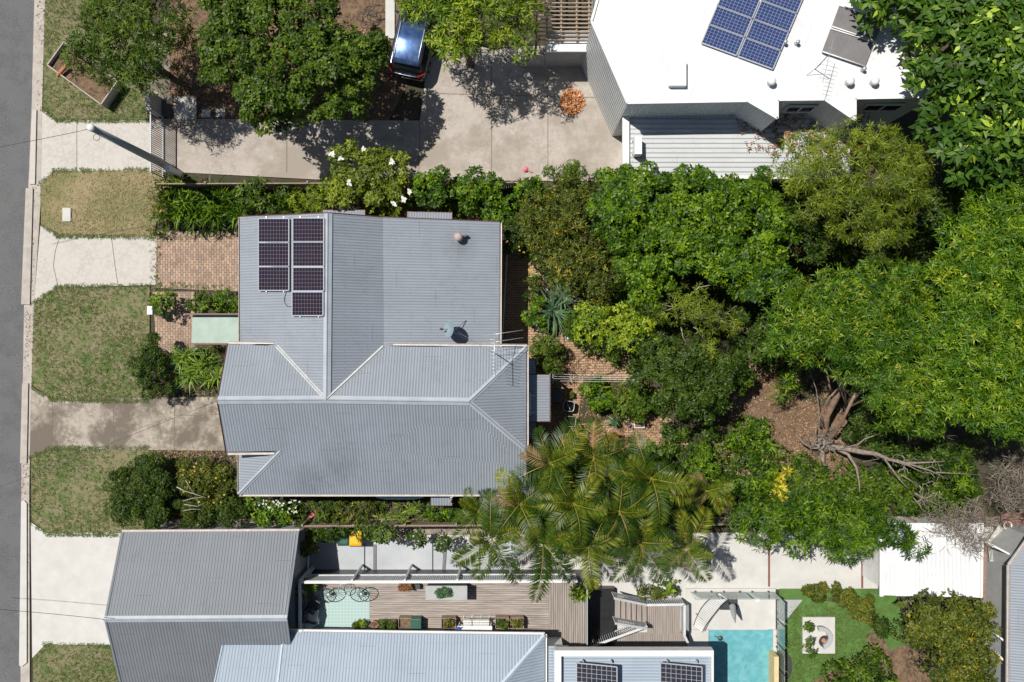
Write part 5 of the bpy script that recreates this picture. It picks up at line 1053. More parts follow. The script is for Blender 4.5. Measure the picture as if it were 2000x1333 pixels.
pot(1048, 540, .13, .3, 'whitep', 'pale pot of green leaves at the top of the shaded yard', 'fernm'); pot(1098, 694, .24, .3, 'black', 'big black pot in the shade beside the east awnings', None); pot(1124, 850, .13, .25, 'whitep', 'small white pot below the folded board', 'yellow'); pot(387, 689, .22, .28, 'paleblue', 'pale bowl planter below the green entry canopy', 'mid'); pot(1116, 770, .14, .3, 'terra', 'terracotta pot above the black tubs', 'mid')
pot(1138, 862, .2, .3, 'terra', 'wide pot behind the red flowers by the palm', 'olive')
mb = MB(); q = P(1321, 851, .08); mb.box(q, (.38, .26, .08)); tag(mb.build('stone_slab', M['conc_white'], bevel=.015), 'small pale slab at the end of the brick paving', 'slab')
mb = MB(); q = P(1053, 640, .3); mb.box((q.x, q.y, .15), (.34, .26, .3), .3); mb.box((q.x, q.y, .33), (.38, .28, .05), .3); t = tag(mb.build('white_box', M['gutter'], bevel=.02), 'small pale box left of the strap leaved plant', 'box')
for x, y, s, lb in ((1109, 660, .16, 'rounded white stone on the path below the strap leaved plant'), (1067, 567, .09, 'small white stone above the strap leaved plant')):
    mb = MB(); q = P(x, y, 0); mb.lathe(q, [(.001, -.02), (s, .02), (s * .95, s * .5), (s * .5, s * .85), (.001, s * .9)], 9); tag(mb.build('white_stone', M['whitep'], smooth=True), lb, 'stone', 'white stones')
mb = MB(); pts = []
for i in range(70): a = i * .33; q = P(1165, 718, .05); pts.append((q.x + (1.15 + .12 * math.sin(i * .7)) * math.cos(a) * (1 - i * .004), q.y + (.55 + .08 * math.cos(i)) * math.sin(a) + .002 * i, .06))
mb.tube(pts, .010, 5); tag(mb.build('garden_hose', M['black'], smooth=True), 'thin black hose looped on the brick paving of the back yard', 'hose')
t = thing('clothesline', P(1165, 738, 0), 'thin white wire clothesline running out from the back porch', 'clothesline'); 
for i in range(4): mb = MB(); mb.tube([P(1078, 731 + i * 4.4, 1.7), P(1150, 733 + i * 4.2, 1.66), P(1246, 734 + i * 4, 1.7)], .007, 4); mb.build('line', M['whitep'], t)
for x in (1080, 1246): mb = MB(); mb.beam(P(x, 728, 1.7), P(x, 750, 1.7), .03, .03); q = P(x, 739, 1.7); mb.box((q.x, q.y, .85), (.05, .05, 1.7)); mb.build('post', M['metal'], t)
q = P(341, 712, .5); mb = MB(); mb.box((q.x, q.y, .25), (.42, .5, .5), .1); mb.box((q.x, q.y, .52), (.46, .54, .05), .1); tag(mb.build('blue_box', M['blue'], bevel=.02), 'blue lidded box in the shade beside the round front hedge', 'box')
q = P(1085, 772, .5); mb = MB(); mb.box((q.x, q.y, .45), (.5, .62, .9)); mb.box((q.x, q.y, .93), (.54, .66, .05)); tag(mb.build('dark_cabinet', M['dark'], bevel=.02), 'dark box in deep shade beside the back porch', 'box')
mb = MB(); a, b = P(991, 490, .95), P(981, 668, .95)
for k in range(7): c = a.lerp(b, k / 6); mb.box((c.x, c.y, .475), (.05, .05, .95))
mb.beam(a, b, .07, .05); mb.beam(a - Vector((0, 0, .45)), b - Vector((0, 0, .45)), .03, .05); tag(mb.build('handrail', M['gutter']), 'pale handrail in the shade along the east wall of the house', 'rail')
mb = MB(); q = P(984, 490, 1.0); mb.tube([(q.x, q.y, 0), (q.x, q.y, 1.15), (q.x + .12, q.y, 1.15), (q.x + .12, q.y, 1.0)], .03, 8); tag(mb.build('tap_stand', M['paleblue']), 'pale blue standpipe at the top of the east handrail', 'tap')
mb = MB(); q = P(1026, 331, .1); mb.lathe(q, [(.12, 0), (.14, .05), (.06, .12), (.001, .13)], 7); mb.box(q + Vector((.2, -.08, .03)), (.25, .05, .04), -.5); tag(mb.build('pink_cloth', M['pinkp']), 'crumpled pink cloth on the concrete above the hedge', 'cloth')
# ============================================================ TREES AND SHRUBS
GT = 'trees around the houses'
tree('street_tree', [(150, 5), (118, 55), (103, 100), (128, 122), (175, 155), (225, 165), (275, 182), (320, 165), (352, 140), (372, 90), (378, 20), (350, -60), (200, -60)], 3.2, 5.6, 'mango', 'mid', 'wispy olive green street tree over the raised planter box', group=GT, seed=11, r0=.16, scale=.85)
tree('leafy_tree', [(380, -80), (372, 60), (378, 130), (430, 165), (452, 225), (520, 246), (590, 235), (640, 215), (705, 222), (738, 150), (752, 125), (742, 60), (690, 50), (660, 20), (640, -80)], 3.4, 6.0, 'bright', 'mid', 'large round mid green tree beside the car and gated driveway', group=GT, seed=12, r0=.2, R_=2.2, scale=.85, dens=1.3, hole=.16, lumps=.9)
tree('bamboo_like_tree', [(768, -80), (766, 20), (800, 60), (835, 90), (868, 120), (905, 138), (945, 120), (985, 100), (1040, 98), (1050, 60), (1045, -80)], 3.4, 5.6, 'lime', 'lime', 'yellow green spiky leaved tree right of the parked car', group=GT, seed=13, r0=.15)
tree('large_leaved_tree', [(1690, -80), (1688, 15), (1720, 40), (1765, 40), (1782, 110), (1790, 150), (1830, 165), (1835, 200), (1815, 240), (1830, 300), (1870, 345), (2070, 345), (2070, -80)], 5.5, 8.6, 'bigleaf', 'bigleaf', 'tall tree with big glossy leaves overhanging the white roof', group=GT, seed=14, r0=.28, R_=3, dens=1.2)
tree('feathery_tree', [(1560, 262), (1525, 300), (1518, 345), (1548, 410), (1600, 440), (1660, 460), (1700, 500), (1760, 500), (1800, 470), (1830, 420), (1850, 350), (1840, 270), (1785, 245), (1740, 218), (1690, 240), (1650, 215), (1600, 250)], 4.2, 7.4, 'acacia', 'acacia', 'feathery olive yellow tree below the zigzag edge of the white roof', group=GT, seed=15, r0=.2, R_=2.6, hole=.12, lumps=.8)
tree('vine_covered_tree', [(1165, 345), (1200, 312), (1260, 335), (1330, 325), (1420, 330), (1515, 325), (1535, 400), (1560, 450), (1555, 560), (1530, 600), (1440, 590), (1400, 545), (1330, 560), (1260, 600), (1210, 560), (1180, 500), (1160, 430)], 3.4, 5.0, 'bright', 'bright', 'wide bright green vine covered canopy in the middle of the back yard', group=GT, seed=16, r0=.18, R_=1.4, hole=.10, dens=1.35, scale=.85, lumps=.8)
tree('scrubby_tree', [(1010, 420), (1030, 370), (1100, 335), (1170, 345), (1175, 430), (1200, 500), (1230, 570), (1180, 600), (1110, 570), (1050, 545), (1045, 500), (1000, 480)], 2.4, 4.0, 'olive', 'olive', 'scrubby olive green tree with orange tinged leaves beside the house corner', group=GT, seed=17, hole=.12, R_=1.2, lumps=.9)
mang = tree('mango_tree', [(1500, 610), (1560, 545), (1640, 520), (1700, 530), (1760, 500), (1830, 520), (1845, 700), (1860, 860), (1800, 862), (1745, 840), (1700, 800), (1660, 740), (1640, 715), (1570, 728), (1540, 700), (1495, 680)], 3.6, 6.3, 'mango', 'mango', 'very large mango like tree with star shaped leaf clusters at the back of the yard', group=GT, seed=18, base=(1606, 880), r0=.09, R_=1.8, bark='bark_red', hole=.05, dens=1.5, scale=.86)
tree('mango_tree', [(1812, 560), (1830, 480), (1860, 420), (1905, 370), (1950, 340), (2080, 330), (2080, 860), (1960, 880), (1900, 830), (1850, 860), (1835, 700)], 4.8, 7.2, 'mango', 'mangoy', 'brighter yellow green mango like tree at the right edge of the photo', group=GT, seed=19, r0=.25, R_=2, hole=.06, dens=1.5, scale=.86)
tree('dark_leaved_tree', [(1245, 700), (1290, 665), (1370, 660), (1440, 690), (1470, 730), (1440, 800), (1390, 830), (1330, 822), (1270, 800), (1235, 750)], 2.6, 4.2, 'dark', 'dark', 'dense dark green tree over the middle of the back yard', group=GT, seed=20, R_=1.3, lumps=.8)
tree('dark_leaved_tree', [(1430, 600), (1500, 580), (1530, 640), (1500, 720), (1470, 740), (1440, 680)], 2.2, 3.6, 'mid', 'dark', 'small dark green tree wedged between the dark tree and the mango like tree', group=GT, seed=21)
tree('light_green_tree', [(1115, 600), (1150, 575), (1220, 580), (1280, 600), (1290, 660), (1240, 690), (1200, 700), (1180, 660), (1120, 640)], 2.0, 3.2, 'bright', 'lime', 'light green fine leaved small tree beside the strap leaved plant', group=GT, seed=22, scale=.7, lumps=.8)
tw = tree('twiggy_tree', [(1240, 585), (1310, 545), (1370, 540), (1420, 580), (1470, 610), (1440, 640), (1400, 690), (1350, 670), (1290, 660), (1250, 630)], 2.8, 4.2, 'acacia', 'acacia', 'thin twiggy yellow olive tree with bare pale branches below the vine canopy', group=GT, seed=23, hole=.45, dens=.7, under=False, lumps=.9)
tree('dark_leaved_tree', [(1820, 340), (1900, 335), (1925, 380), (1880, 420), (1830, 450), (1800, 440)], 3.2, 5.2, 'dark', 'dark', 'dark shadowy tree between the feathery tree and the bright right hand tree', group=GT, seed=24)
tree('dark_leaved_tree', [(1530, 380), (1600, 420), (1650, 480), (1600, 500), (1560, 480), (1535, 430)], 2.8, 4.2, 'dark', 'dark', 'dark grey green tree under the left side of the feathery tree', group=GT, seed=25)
tree('greyish_tree', [(1900, 250), (1960, 240), (2060, 250), (2060, 350), (1950, 350), (1890, 330)], 3.6, 5.6, 'olive', 'olive', 'greyish small leaved tree below the big glossy leaved tree at the right edge', group=GT, seed=26)
tree('mango_tree', [(1430, 990), (1560, 975), (1700, 985), (1770, 1000), (1815, 1030), (1825, 1070), (1795, 1105), (1740, 1080), (1700, 1105), (1640, 1100), (1590, 1070), (1545, 1100), (1525, 1070), (1440, 1060)], 2.6, 4.2, 'mango', 'bright', 'low spreading mango like tree overhanging the concrete path and white shed', group=GT, seed=27, R_=1.2)
tree('clipped_tree', [(1770, 1170), (1850, 1163), (1935, 1170), (1955, 1200), (1940, 1260), (1955, 1360), (1830, 1360), (1800, 1285), (1768, 1262), (1765, 1215)], 2.6, 4.0, 'dark', 'olive', 'broad square crowned olive green tree below the white shed', group=GT, seed=28, R_=.9, dens=1.2, lumps=.5, hole=.02)
tree('orange_leaved_shrub', [(1560, 478), (1600, 468), (1625, 490), (1600, 520), (1570, 515)], 1.0, 1.8, 'mango', 'redbrown', 'patch of dead orange brown foliage between the vine canopy and mango like tree', 'shrub', seed=29, lumps=.6, scale=.8)
# twiggy bare branches
zf = lambda s, ox, oy: (lambda x, y: (ox + x * s, oy + y * s))
f7 = zf(.27, 960, 340)
bare(tw, [([(1470, 1060), (1560, 1045), (1640, 1010), (1760, 1015), (1850, 1050)], 3.4, 3.2, .035, .01), ([(1460, 860), (1500, 820), (1560, 810), (1610, 800)], 4, 4.2, .025, .008), ([(1100, 950), (1180, 940), (1250, 950), (1320, 965)], 3.9, 3.9, .02, .02), ([(1370, 1110), (1385, 1180), (1420, 1240)], 3.4, 3.2, .025, .008), ([(1040, 1175), (1120, 1230), (1190, 1300)], 2.8, 2.6, .025, .008), ([(1200, 1010), (1290, 980), (1330, 965)], 3.6, 3.9, .012, .01), ([(1700, 1010), (1760, 960), (1780, 955)], 3.3, 3.5, .012, .005), ([(1460, 1110), (1520, 1140), (1560, 1180)], 3.4, 3.3, .018, .006)], f7, None, 0, M['bark_pale'])
bp = thing('dead_branches', P(1245, 690, 0), 'bundle of fallen bare pale branches on the brick paving of the back yard', 'branch')
bare(bp, [([(1000, 1210), (1060, 1260), (1110, 1320)], .5, .9, .03, .01), ([(1010, 1260), (1060, 1290), (1140, 1370)], .4, .8, .03, .01), ([(1040, 1175), (1100, 1210), (1150, 1260), (1190, 1290)], .9, .6, .025, .01), ([(950, 1270), (1010, 1275), (1060, 1300)], .5, .5, .02, .008), ([(1120, 1230), (1130, 1280), (1120, 1330)], .6, .7, .02, .01)], f7, None, 0, M['bark_pale'])
f4 = zf(.2851, 1460, 640)
dt = thing('dead_tree', P(1604, 872, 0), 'dead grey uprooted tree with long bare branches reaching to the lower right', 'tree')
bare(dt, [([(540, 820), (650, 825), (790, 855), (880, 865), (970, 905), (1090, 930), (1230, 925), (1350, 918)], .5, 1.3, .17, .02), ([(970, 905), (1100, 945), (1210, 1000)], 1.0, 1.3, .05, .012), ([(1090, 930), (1260, 985), (1375, 1040)], 1.1, 1.4, .055, .012), ([(1290, 992), (1420, 1000), (1600, 1010)], 1.3, 1.5, .03, .01), ([(580, 820), (690, 870), (745, 960), (765, 1060), (768, 1130)], .5, .9, .10, .025),
 ([(930, 890), (990, 970), (1040, 1040), (1095, 1100)], .9, 1.0, .05, .025), ([(1060, 1010), (1120, 1050), (1180, 1080)], 1.2, 1.2, .03, .012), ([(1145, 1135), (1250, 1190), (1390, 1262)], 1.1, 1.2, .04, .015), ([(1135, 1165), (1180, 1220), (1208, 1265)], .9, 1.0, .03, .012),
 ([(520, 825), (430, 820), (380, 790), (340, 740)], .4, .9, .12, .02), ([(510, 830), (515, 920), (525, 960), (490, 1000), (440, 1050)], .4, .5, .13, .02), ([(520, 930), (545, 960), (580, 975)], .5, .6, .04, .015), ([(475, 810), (465, 740), (470, 660)], .5, 1.4, .09, .03), ([(430, 800), (410, 740), (395, 690)], .6, 1.0, .04, .012),
 ([(510, 690), (485, 640), (490, 560), (470, 420), (440, 340)], 1.4, 2.6, .045, .012), ([(530, 690), (480, 620)], 1.4, 1.8, .025, .012), ([(520, 530), (500, 480)], 2.0, 2.2, .02, .008), ([(550, 700), (610, 660), (670, 640)], .9, 1.2, .04, .015), ([(500, 700), (560, 705), (600, 690), (570, 730), (575, 780)], 1.0, .7, .025, .015), ([(1270, 745), (1350, 745), (1440, 740)], 2.2, 2.4, .02, .008), ([(1350, 745), (1355, 710)], 2.3, 2.4, .01, .005), ([(1380, 745), (1390, 700)], 2.3, 2.4, .01, .005), ([(1350, 750), (1420, 772)], 2.3, 2.3, .01, .005),
 ([(490, 1000), (510, 985), (540, 1010)], .5, .4, .03, .01), ([(640, 830), (760, 800), (800, 765), (900, 730)], .7, 1.1, .05, .02), ([(860, 870), (900, 900), (790, 920)], .9, .9, .02, .01)], f4, None, .9, M['bark_grey'] if 'bark_grey' in M else M['bark_pale'])
rr = random.Random(77); tws = []
for cx, cy, nn_, sp_ in ((510, 800, 34, 70), (580, 760, 22, 60), (1050, 920, 16, 90), (1250, 960, 18, 90), (1180, 1100, 14, 80), (520, 960, 16, 50), (900, 850, 14, 90), (1450, 1010, 12, 90)):
    for _ in range(nn_):
        x, y = cx + rr.gauss(0, sp_ * .5), cy + rr.gauss(0, sp_ * .35); a = rr.uniform(-1.2, 1.2) if cx > 800 else rr.uniform(0, 6.28); l = rr.uniform(25, 75)
        tws.append(([(x, y), (x + l * .5 * math.cos(a), y + l * .5 * math.sin(a)), (x + l * math.cos(a + .5), y + l * math.sin(a + .5))], .75, rr.uniform(.9, 1.6), .024, .007))
mb = MB()
for st, za, zb, ra, rb in tws[:96]:
    mb.tube([P(*f4(x, y), za + (zb - za) * i / 2 + .9 * min(1, max(0, f4(x, y)[0] - 1625) / 60)) for i, (x, y) in enumerate(st)], [ra, (ra + rb) / 2, rb], 4)
tag(mb.build('twig', M['bark_pale'], dt), kind='stuff')
mb = MB(); q = P(1604, 872, 0); mb.lathe(q, [(.50, -.02), (.36, .18), (.27, .42), (.20, .60), (.001, .62)], 11); mb.build('stump', M['bark'], dt, True)
bare(mang, [([(505, 820), (530, 700), (545, 600), (650, 400), (720, 330)], .2, 3.4, .17, .15), ([(535, 690), (500, 600), (560, 480), (640, 400)], 1.2, 3.2, .06, .04), ([(545, 300), (560, 400), (575, 440)], 3.0, 2.4, .04, .05)], f4, None, 0, M['bark_red'], 'limb')
fb = thing('fallen_stick', P(1700, 950, 0), 'reddish fallen sticks lying in the undergrowth right of the dead tree', 'branch'); bare(fb, [([(780, 1115), (900, 1100), (1010, 1075)], .5, .6, .02, .01), ([(940, 1115), (1000, 1105), (1085, 1100)], .5, .5, .02, .012)], f4, None, 0, M['timber_red'])
def shrub(poly, z0, z1, sp, mt, label, seed, kind='shrub', group='garden shrubs', **k):
    if len(poly) == 4 and not hasattr(poly[0], '__len__'): random.seed(seed); poly = ell(*poly)
    k.setdefault('R_', .7); k.setdefault('lumps', .7); k.setdefault('nl', 5); k.setdefault('r0', .05)
    return tree(kind, poly, z0, z1, sp, mt, label, 'shrub', group, seed=seed, name='foliage', **k)
shrub([(1100, 610), (1135, 600), (1150, 640), (1140, 680), (1105, 665)], .7, 1.6, 'mid', 'mid', 'green bush hugging the right side of the strap leaved plant', 111, scale=.8)
shrub([(1225, 670), (1262, 660), (1275, 700), (1250, 735), (1225, 715)], 1.0, 2.0, 'mid', 'dark', 'dark bush at the right end of the curved brick path', 112)
shrub([(1240, 765), (1285, 760), (1300, 805), (1260, 822), (1240, 800)], .8, 1.7, 'bright', 'mid', 'green bush between the white rimmed tray and the dark tree', 113, scale=.8)
shrub([(1010, 345), (1060, 345), (1060, 380), (1010, 385)], 1.0, 2.0, 'bright', 'bright', 'bright bush at the right end of the timber paling fence', 114, scale=.8)
shrub([(1030, 545), (1065, 545), (1062, 590), (1035, 585)], .5, 1.2, 'mid', 'dark', 'dark low bush at the edge of the shaded brick yard', 115, scale=.8)
shrub([(1400, 700), (1450, 690), (1480, 730), (1450, 770), (1410, 760)], 1.2, 2.4, 'bright', 'mid', 'green bush filling the gap right of the dark tree', 116)
# hedges at the street side
shrub([(255, 660), (290, 652), (322, 662), (328, 700), (326, 760), (300, 778), (262, 775), (246, 740), (240, 700)], .8, 1.9, 'fine', 'dark', 'tall clipped dark hedge bush at the front boundary above the long driveway', 41, 'hedge', s_=.85)
shrub([(235, 900), (270, 885), (320, 895), (345, 930), (350, 990), (330, 1030), (285, 1035), (235, 1025), (212, 990), (210, 940)], .8, 1.9, 'fine', 'dark', 'rounded grey green hedge bush on the verge below the long driveway', 42, 'hedge', s_=.85)
shrub([(345, 900), (400, 892), (460, 905), (465, 960), (440, 1005), (360, 1010), (345, 960)], .6, 1.6, 'fine', 'olive', 'bushy shrub dotted with yellow fruit left of the south west roof corner', 43)
shrub((322, 590, 28, 26), .4, 1.1, 'bright', 'bright', 'small round bright bush at the lower left corner of the brick yard', 44, scale=.8)
shrub((398, 592, 32, 22), .3, .9, 'bright', 'mid', 'low bush left of two along the lower edge of the brick yard', 45, scale=.8); shrub((443, 592, 28, 24), .3, .9, 'mid', 'bright', 'low bush against the west roof edge along the brick yard', 46, scale=.7)
# top strip between fence and house
shrub([(292, 362), (330, 358), (345, 400), (330, 440), (310, 466), (292, 466)], .5, 1.3, 'mid', 'olive', 'yellow tipped shrub at the top left corner of the framed yard', 47, scale=.8)
shrub([(325, 362), (400, 358), (470, 362), (470, 425), (430, 452), (350, 452), (325, 430)], .3, .9, 'fernm', 'bright', 'mass of tall green grassy foliage above the brick yard', 48, dens=1.2)
shrub([(460, 362), (530, 358), (575, 372), (575, 420), (470, 420)], .6, 1.5, 'mid', 'mid', 'mid green shrub above the west end of the main roof', 49)
shrub([(565, 365), (600, 355), (640, 362), (640, 410), (570, 415)], .7, 1.7, 'acacia', 'lime', 'bright lime shrub just above the solar panels', 50, scale=.7)
shrub([(600, 330), (640, 290), (700, 272), (760, 285), (795, 320), (810, 370), (800, 410), (720, 408), (640, 400), (620, 360)], 1.5, 3.0, 'bright', 'acacia', 'tall olive green shrub with white flowers overhanging the concrete court', 51, R_=1.1, scale=.75)
shrub([(800, 340), (850, 322), (890, 330), (890, 410), (805, 408)], 1.2, 2.4, 'bright', 'bright', 'bright shrub above the second north window awning', 52, scale=.8)
shrub([(880, 338), (925, 325), (975, 345), (1010, 365), (1010, 420), (980, 430), (890, 424)], 1.0, 2.2, 'bright', 'bright', 'loose bright shrub above the north east roof corner', 53, scale=.8)
shrub([(1050, 335), (1100, 318), (1160, 320), (1175, 350), (1080, 362)], 1.6, 2.8, 'fine', 'mid', 'fine leaved bush overhanging the lower right corner of the concrete court', 54)
shrub([(985, 420), (1030, 400), (1040, 450), (1000, 490), (980, 480)], 1.0, 2.2, 'olive', 'dark', 'dark shrub against the north east corner of the house', 55)
# back yard
shrub((1052, 612, 20, 32), .6, 1.3, 'bright', 'bright', 'small bright bush at the edge of the shaded brick yard', 56, scale=.8)
shrub([(1030, 650), (1070, 648), (1095, 680), (1090, 725), (1050, 730), (1030, 700)], 1.0, 2.2, 'fine', 'mid', 'dark rounded shrub touching the north east hip corner', 57)
shrub([(1120, 640), (1180, 655), (1225, 690), (1205, 710), (1160, 690), (1125, 680)], .5, 1.2, 'mid', 'mid', 'low mixed shrub on the upper edge of the curved brick path', 58, scale=.7)
shrub([(1130, 745), (1170, 738), (1185, 780), (1180, 820), (1140, 815), (1128, 780)], .6, 1.4, 'bright', 'bright', 'bright leafy bush right of the black tubs', 59, scale=.9)
shrub([(1185, 745), (1230, 742), (1250, 780), (1235, 822), (1200, 820), (1182, 780)], .6, 1.5, 'mid', 'mid', 'green bush second to the right of the black tubs', 60, scale=.8)
shrub([(1285, 800), (1340, 820), (1400, 820), (1400, 870), (1350, 850), (1290, 840)], .4, 1.1, 'bright', 'mid', 'low bush at the right end of the brick paving', 61, scale=.8)
shrub([(1330, 870), (1400, 860), (1410, 920), (1400, 960), (1350, 940), (1320, 900)], .5, 1.4, 'fine', 'bright', 'soft bright green feathery bush right of the palms', 62)
shrub([(1140, 860), (1200, 855), (1240, 868), (1235, 885), (1150, 885)], .3, .8, 'fine', 'redbrown', 'low reddish flowering bush along the lower edge of the paving', 63); shrub([(1240, 868), (1320, 860), (1325, 890), (1250, 895)], .3, .9, 'bright', 'mid', 'low green bush between the paving and the palms', 64, scale=.7)
shrub([(1405, 820), (1450, 805), (1500, 830), (1520, 880), (1470, 900), (1420, 870)], .3, 1.0, 'mid', 'bright', 'low bright undergrowth at the left of the soil clearing', 65, scale=.8)
shrub([(1450, 900), (1530, 890), (1545, 960), (1500, 1010), (1430, 1000), (1420, 940)], .3, 1.0, 'mid', 'bright', 'leafy undergrowth below the winding brick path', 66, scale=.8)
shrub((1522, 945, 20, 32), .4, 1.0, 'yellow', 'yellow', 'yellow leaved croton shrub left of the dead tree', 67)
shrub([(1545, 900), (1590, 900), (1640, 940), (1700, 950), (1750, 1000), (1560, 1010), (1530, 990)], .3, 1.0, 'mid', 'mid', 'green undergrowth below the dead tree trunk', 68)
shrub([(1690, 830), (1760, 850), (1830, 870), (1900, 880), (1920, 960), (1850, 950), (1760, 910), (1690, 880)], .4, 1.5, 'mid', 'dark', 'dark undergrowth behind the long dead branches', 69); shrub([(1700, 920), (1780, 930), (1850, 960), (1880, 1010), (1760, 1010), (1720, 970)], .4, 1.2, 'mid', 'mid', 'mid green undergrowth under the lower dead branches', 70)
shrub([(1850, 890), (1890, 880), (1910, 930), (1905, 980), (1860, 990), (1840, 940)], .8, 1.9, 'mango', 'bright', 'leafy young tree right of the dead branches', 71, scale=.8)
shrub([(1640, 790), (1690, 770), (1720, 820), (1700, 870), (1660, 860)], .5, 1.4, 'dark', 'dark', 'dark bush between the big trunk and the mango like canopy', 72)
shrub([(1495, 720), (1545, 715), (1590, 760), (1560, 790), (1500, 770)], .8, 1.8, 'mango', 'bright', 'young leafy sapling at the upper left of the soil clearing', 73, scale=.9)
f1 = zf(.2626, 0, 660)
fbr = thing('dead_branches', P(375, 965, 0), 'bare pale branches poking out of the bushes left of the south west roof corner', 'branch')
bare(fbr, [([(1315, 1110), (1370, 1140), (1440, 1160), (1530, 1190)], 1.9, 2.0, .03, .012), ([(1380, 1060), (1410, 1110), (1450, 1170)], 2.1, 1.9, .02, .015), ([(1360, 1215), (1430, 1195), (1520, 1185)], 1.9, 2.0, .02, .01), ([(1370, 1240), (1470, 1255), (1530, 1225)], 1.9, 2.0, .02, .008), ([(1360, 1290), (1430, 1275), (1500, 1280)], 1.8, 1.9, .02, .008)], f1, None, 0, M['bark_pale'])
# twiggy dead shrubs
for lb, pl, sd_n in (('tangle of grey dead twigs at the lower right corner of the framed yard', [(1800, 985), (1925, 985), (1930, 1060), (1890, 1085), (1800, 1050)], 74), ('pale dead twiggy bush right of the framed yard beside the red brown deck', [(1925, 900), (2000, 880), (2060, 900), (2060, 1020), (1985, 1010), (1935, 1020)], 75)):
    t_ = shrub(pl, .9, 3.0, 'twig', 'twig', lb, sd_n, dens=.6, under=False)
    rr = random.Random(sd_n); st = []
    cx, cy = sum(p[0] for p in pl) / len(pl), sum(p[1] for p in pl) / len(pl)
    for i in range(46): x, y = cx + rr.uniform(-50, 50), cy + rr.uniform(-38, 38); st.append(([(x, y), (x + rr.uniform(-14, 14), y + rr.uniform(-14, 14)), (x + rr.uniform(-26, 26), y + rr.uniform(-26, 26))], 1.3, 3.1, .018, .005))
    bare(t_, st, lambda x, y: (x, y), None, 0, M['bark_pale'])
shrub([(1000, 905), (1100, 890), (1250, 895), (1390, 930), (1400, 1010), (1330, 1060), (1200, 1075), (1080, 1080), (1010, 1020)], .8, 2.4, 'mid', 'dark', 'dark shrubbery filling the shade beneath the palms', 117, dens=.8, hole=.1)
# strip along the south eave
shrub([(350, 1000), (400, 960), (470, 975), (480, 1020), (400, 1040), (340, 1030)], .6, 1.5, 'fine', 'dark', 'dark bush at the lower left corner of the house strip', 76)
shrub([(485, 972), (560, 972), (580, 1000), (560, 1030), (490, 1030)], .5, 1.3, 'bright', 'bright', 'bright bush dotted with white flowers under the south eave', 77, scale=.75); shrub([(580, 985), (660, 975), (660, 1025), (590, 1030)], .3, .9, 'mid', 'dark', 'dark bush with pink flowers under the south eave', 78, scale=.8)
shrub([(655, 975), (725, 975), (730, 1020), (660, 1025)], .3, 1.0, 'mid', 'olive', 'olive bush left of the pale blue tank', 79, scale=.7); shrub([(725, 980), (835, 980), (840, 1022), (730, 1022)], .3, 1.0, 'fernm', 'fernm', 'fresh green fern bed below the pale blue tank', 80, scale=.6); shrub([(835, 985), (950, 985), (950, 1022), (840, 1022)], .3, 1.0, 'bright', 'bright', 'bright green bush below the south awning', 81, scale=.7)
shrub([(700, 1030), (790, 1028), (870, 1032), (880, 1060), (840, 1085), (800, 1065), (730, 1060), (705, 1080), (690, 1050)], .8, 1.9, 'mid', 'mid', 'shrub row overhanging the pale path behind the yellow lidded bin', 82); shrub([(585, 1052), (615, 1045), (620, 1075), (595, 1090)], .8, 1.6, 'fine', 'olive', 'straggly yellow brown shrub beside the garage corner', 83); shrub([(595, 1030), (690, 1030), (690, 1045), (600, 1048)], .8, 1.5, 'mid', 'dark', 'dark shrub above the bins at the garage corner', 84)
shrub((600, 1145, 14, 14), 1.5, 2.1, 'mid', 'bright', 'potted leafy plant in the top left corner of the deck', 85, scale=.9); shrub((1134, 1152, 22, 14), 1.4, 2.3, 'mid', 'lime', 'yellow green plant spilling over the right end of the deck', 86)
shrub([(1205, 1152), (1325, 1150), (1325, 1164), (1262, 1166), (1210, 1160)], .3, .9, 'mid', 'olive', 'low plants between the path and the stair balustrade', 87, scale=.8); shrub((1306, 1150, 10, 14), .6, 1.2, 'bigleaf', 'lime', 'small big leaved plant above the stair landing', 88, scale=.7)
# lower right garden
shrub([(1522, 1152), (1600, 1145), (1655, 1142), (1700, 1165), (1730, 1200), (1720, 1235), (1690, 1225), (1650, 1185), (1600, 1175), (1535, 1178)], .15, .5, 'fine', 'olive', 'curved band of brown green ground cover above the neat lawn', 89, 'groundcover_bed', lumps=.15, s_=.62, hole=.0); shrub([(1705, 1200), (1735, 1195), (1770, 1250), (1765, 1268), (1730, 1265), (1705, 1235)], .6, 1.4, 'fine', 'dark', 'dark clipped bush between the neat lawn and the square crowned tree', 90)
shrub([(1640, 1300), (1700, 1265), (1760, 1290), (1770, 1360), (1600, 1360)], .5, 1.5, 'mid', 'mid', 'leafy bush at the bottom edge below the neat lawn', 91); shrub((1582, 1228, 11, 13), .5, 1.0, 'mid', 'mid', 'upper small plant on the pale fire pit pad', 92, scale=.7); shrub((1585, 1266, 13, 12), .5, 1.0, 'mid', 'mid', 'lower small plant on the pale fire pit pad', 93, scale=.7)
shrub([(1600, 1345), (1680, 1300), (1720, 1330), (1700, 1380), (1590, 1380)], .4, 1.0, 'fine', 'dark', 'dark low hedge at the bottom edge left of the leafy bush', 94)
# front garden plants by the canopy
shrub([(335, 690), (360, 680), (380, 700), (380, 750), (350, 740)], .3, .9, 'fernm', 'fernm', 'bamboo like plant right of the blue lidded box', 95, scale=.8); shrub([(375, 700), (440, 690), (440, 745), (410, 765), (380, 745)], .3, 1.0, 'fernm', 'fernm', 'bamboo like plant against the gable wall', 96, scale=.9); shrub([(395, 680), (440, 678), (440, 695), (400, 695)], .2, .6, 'mid', 'olive', 'small brownish bush under the edge of the green entry canopy', 97, scale=.7)
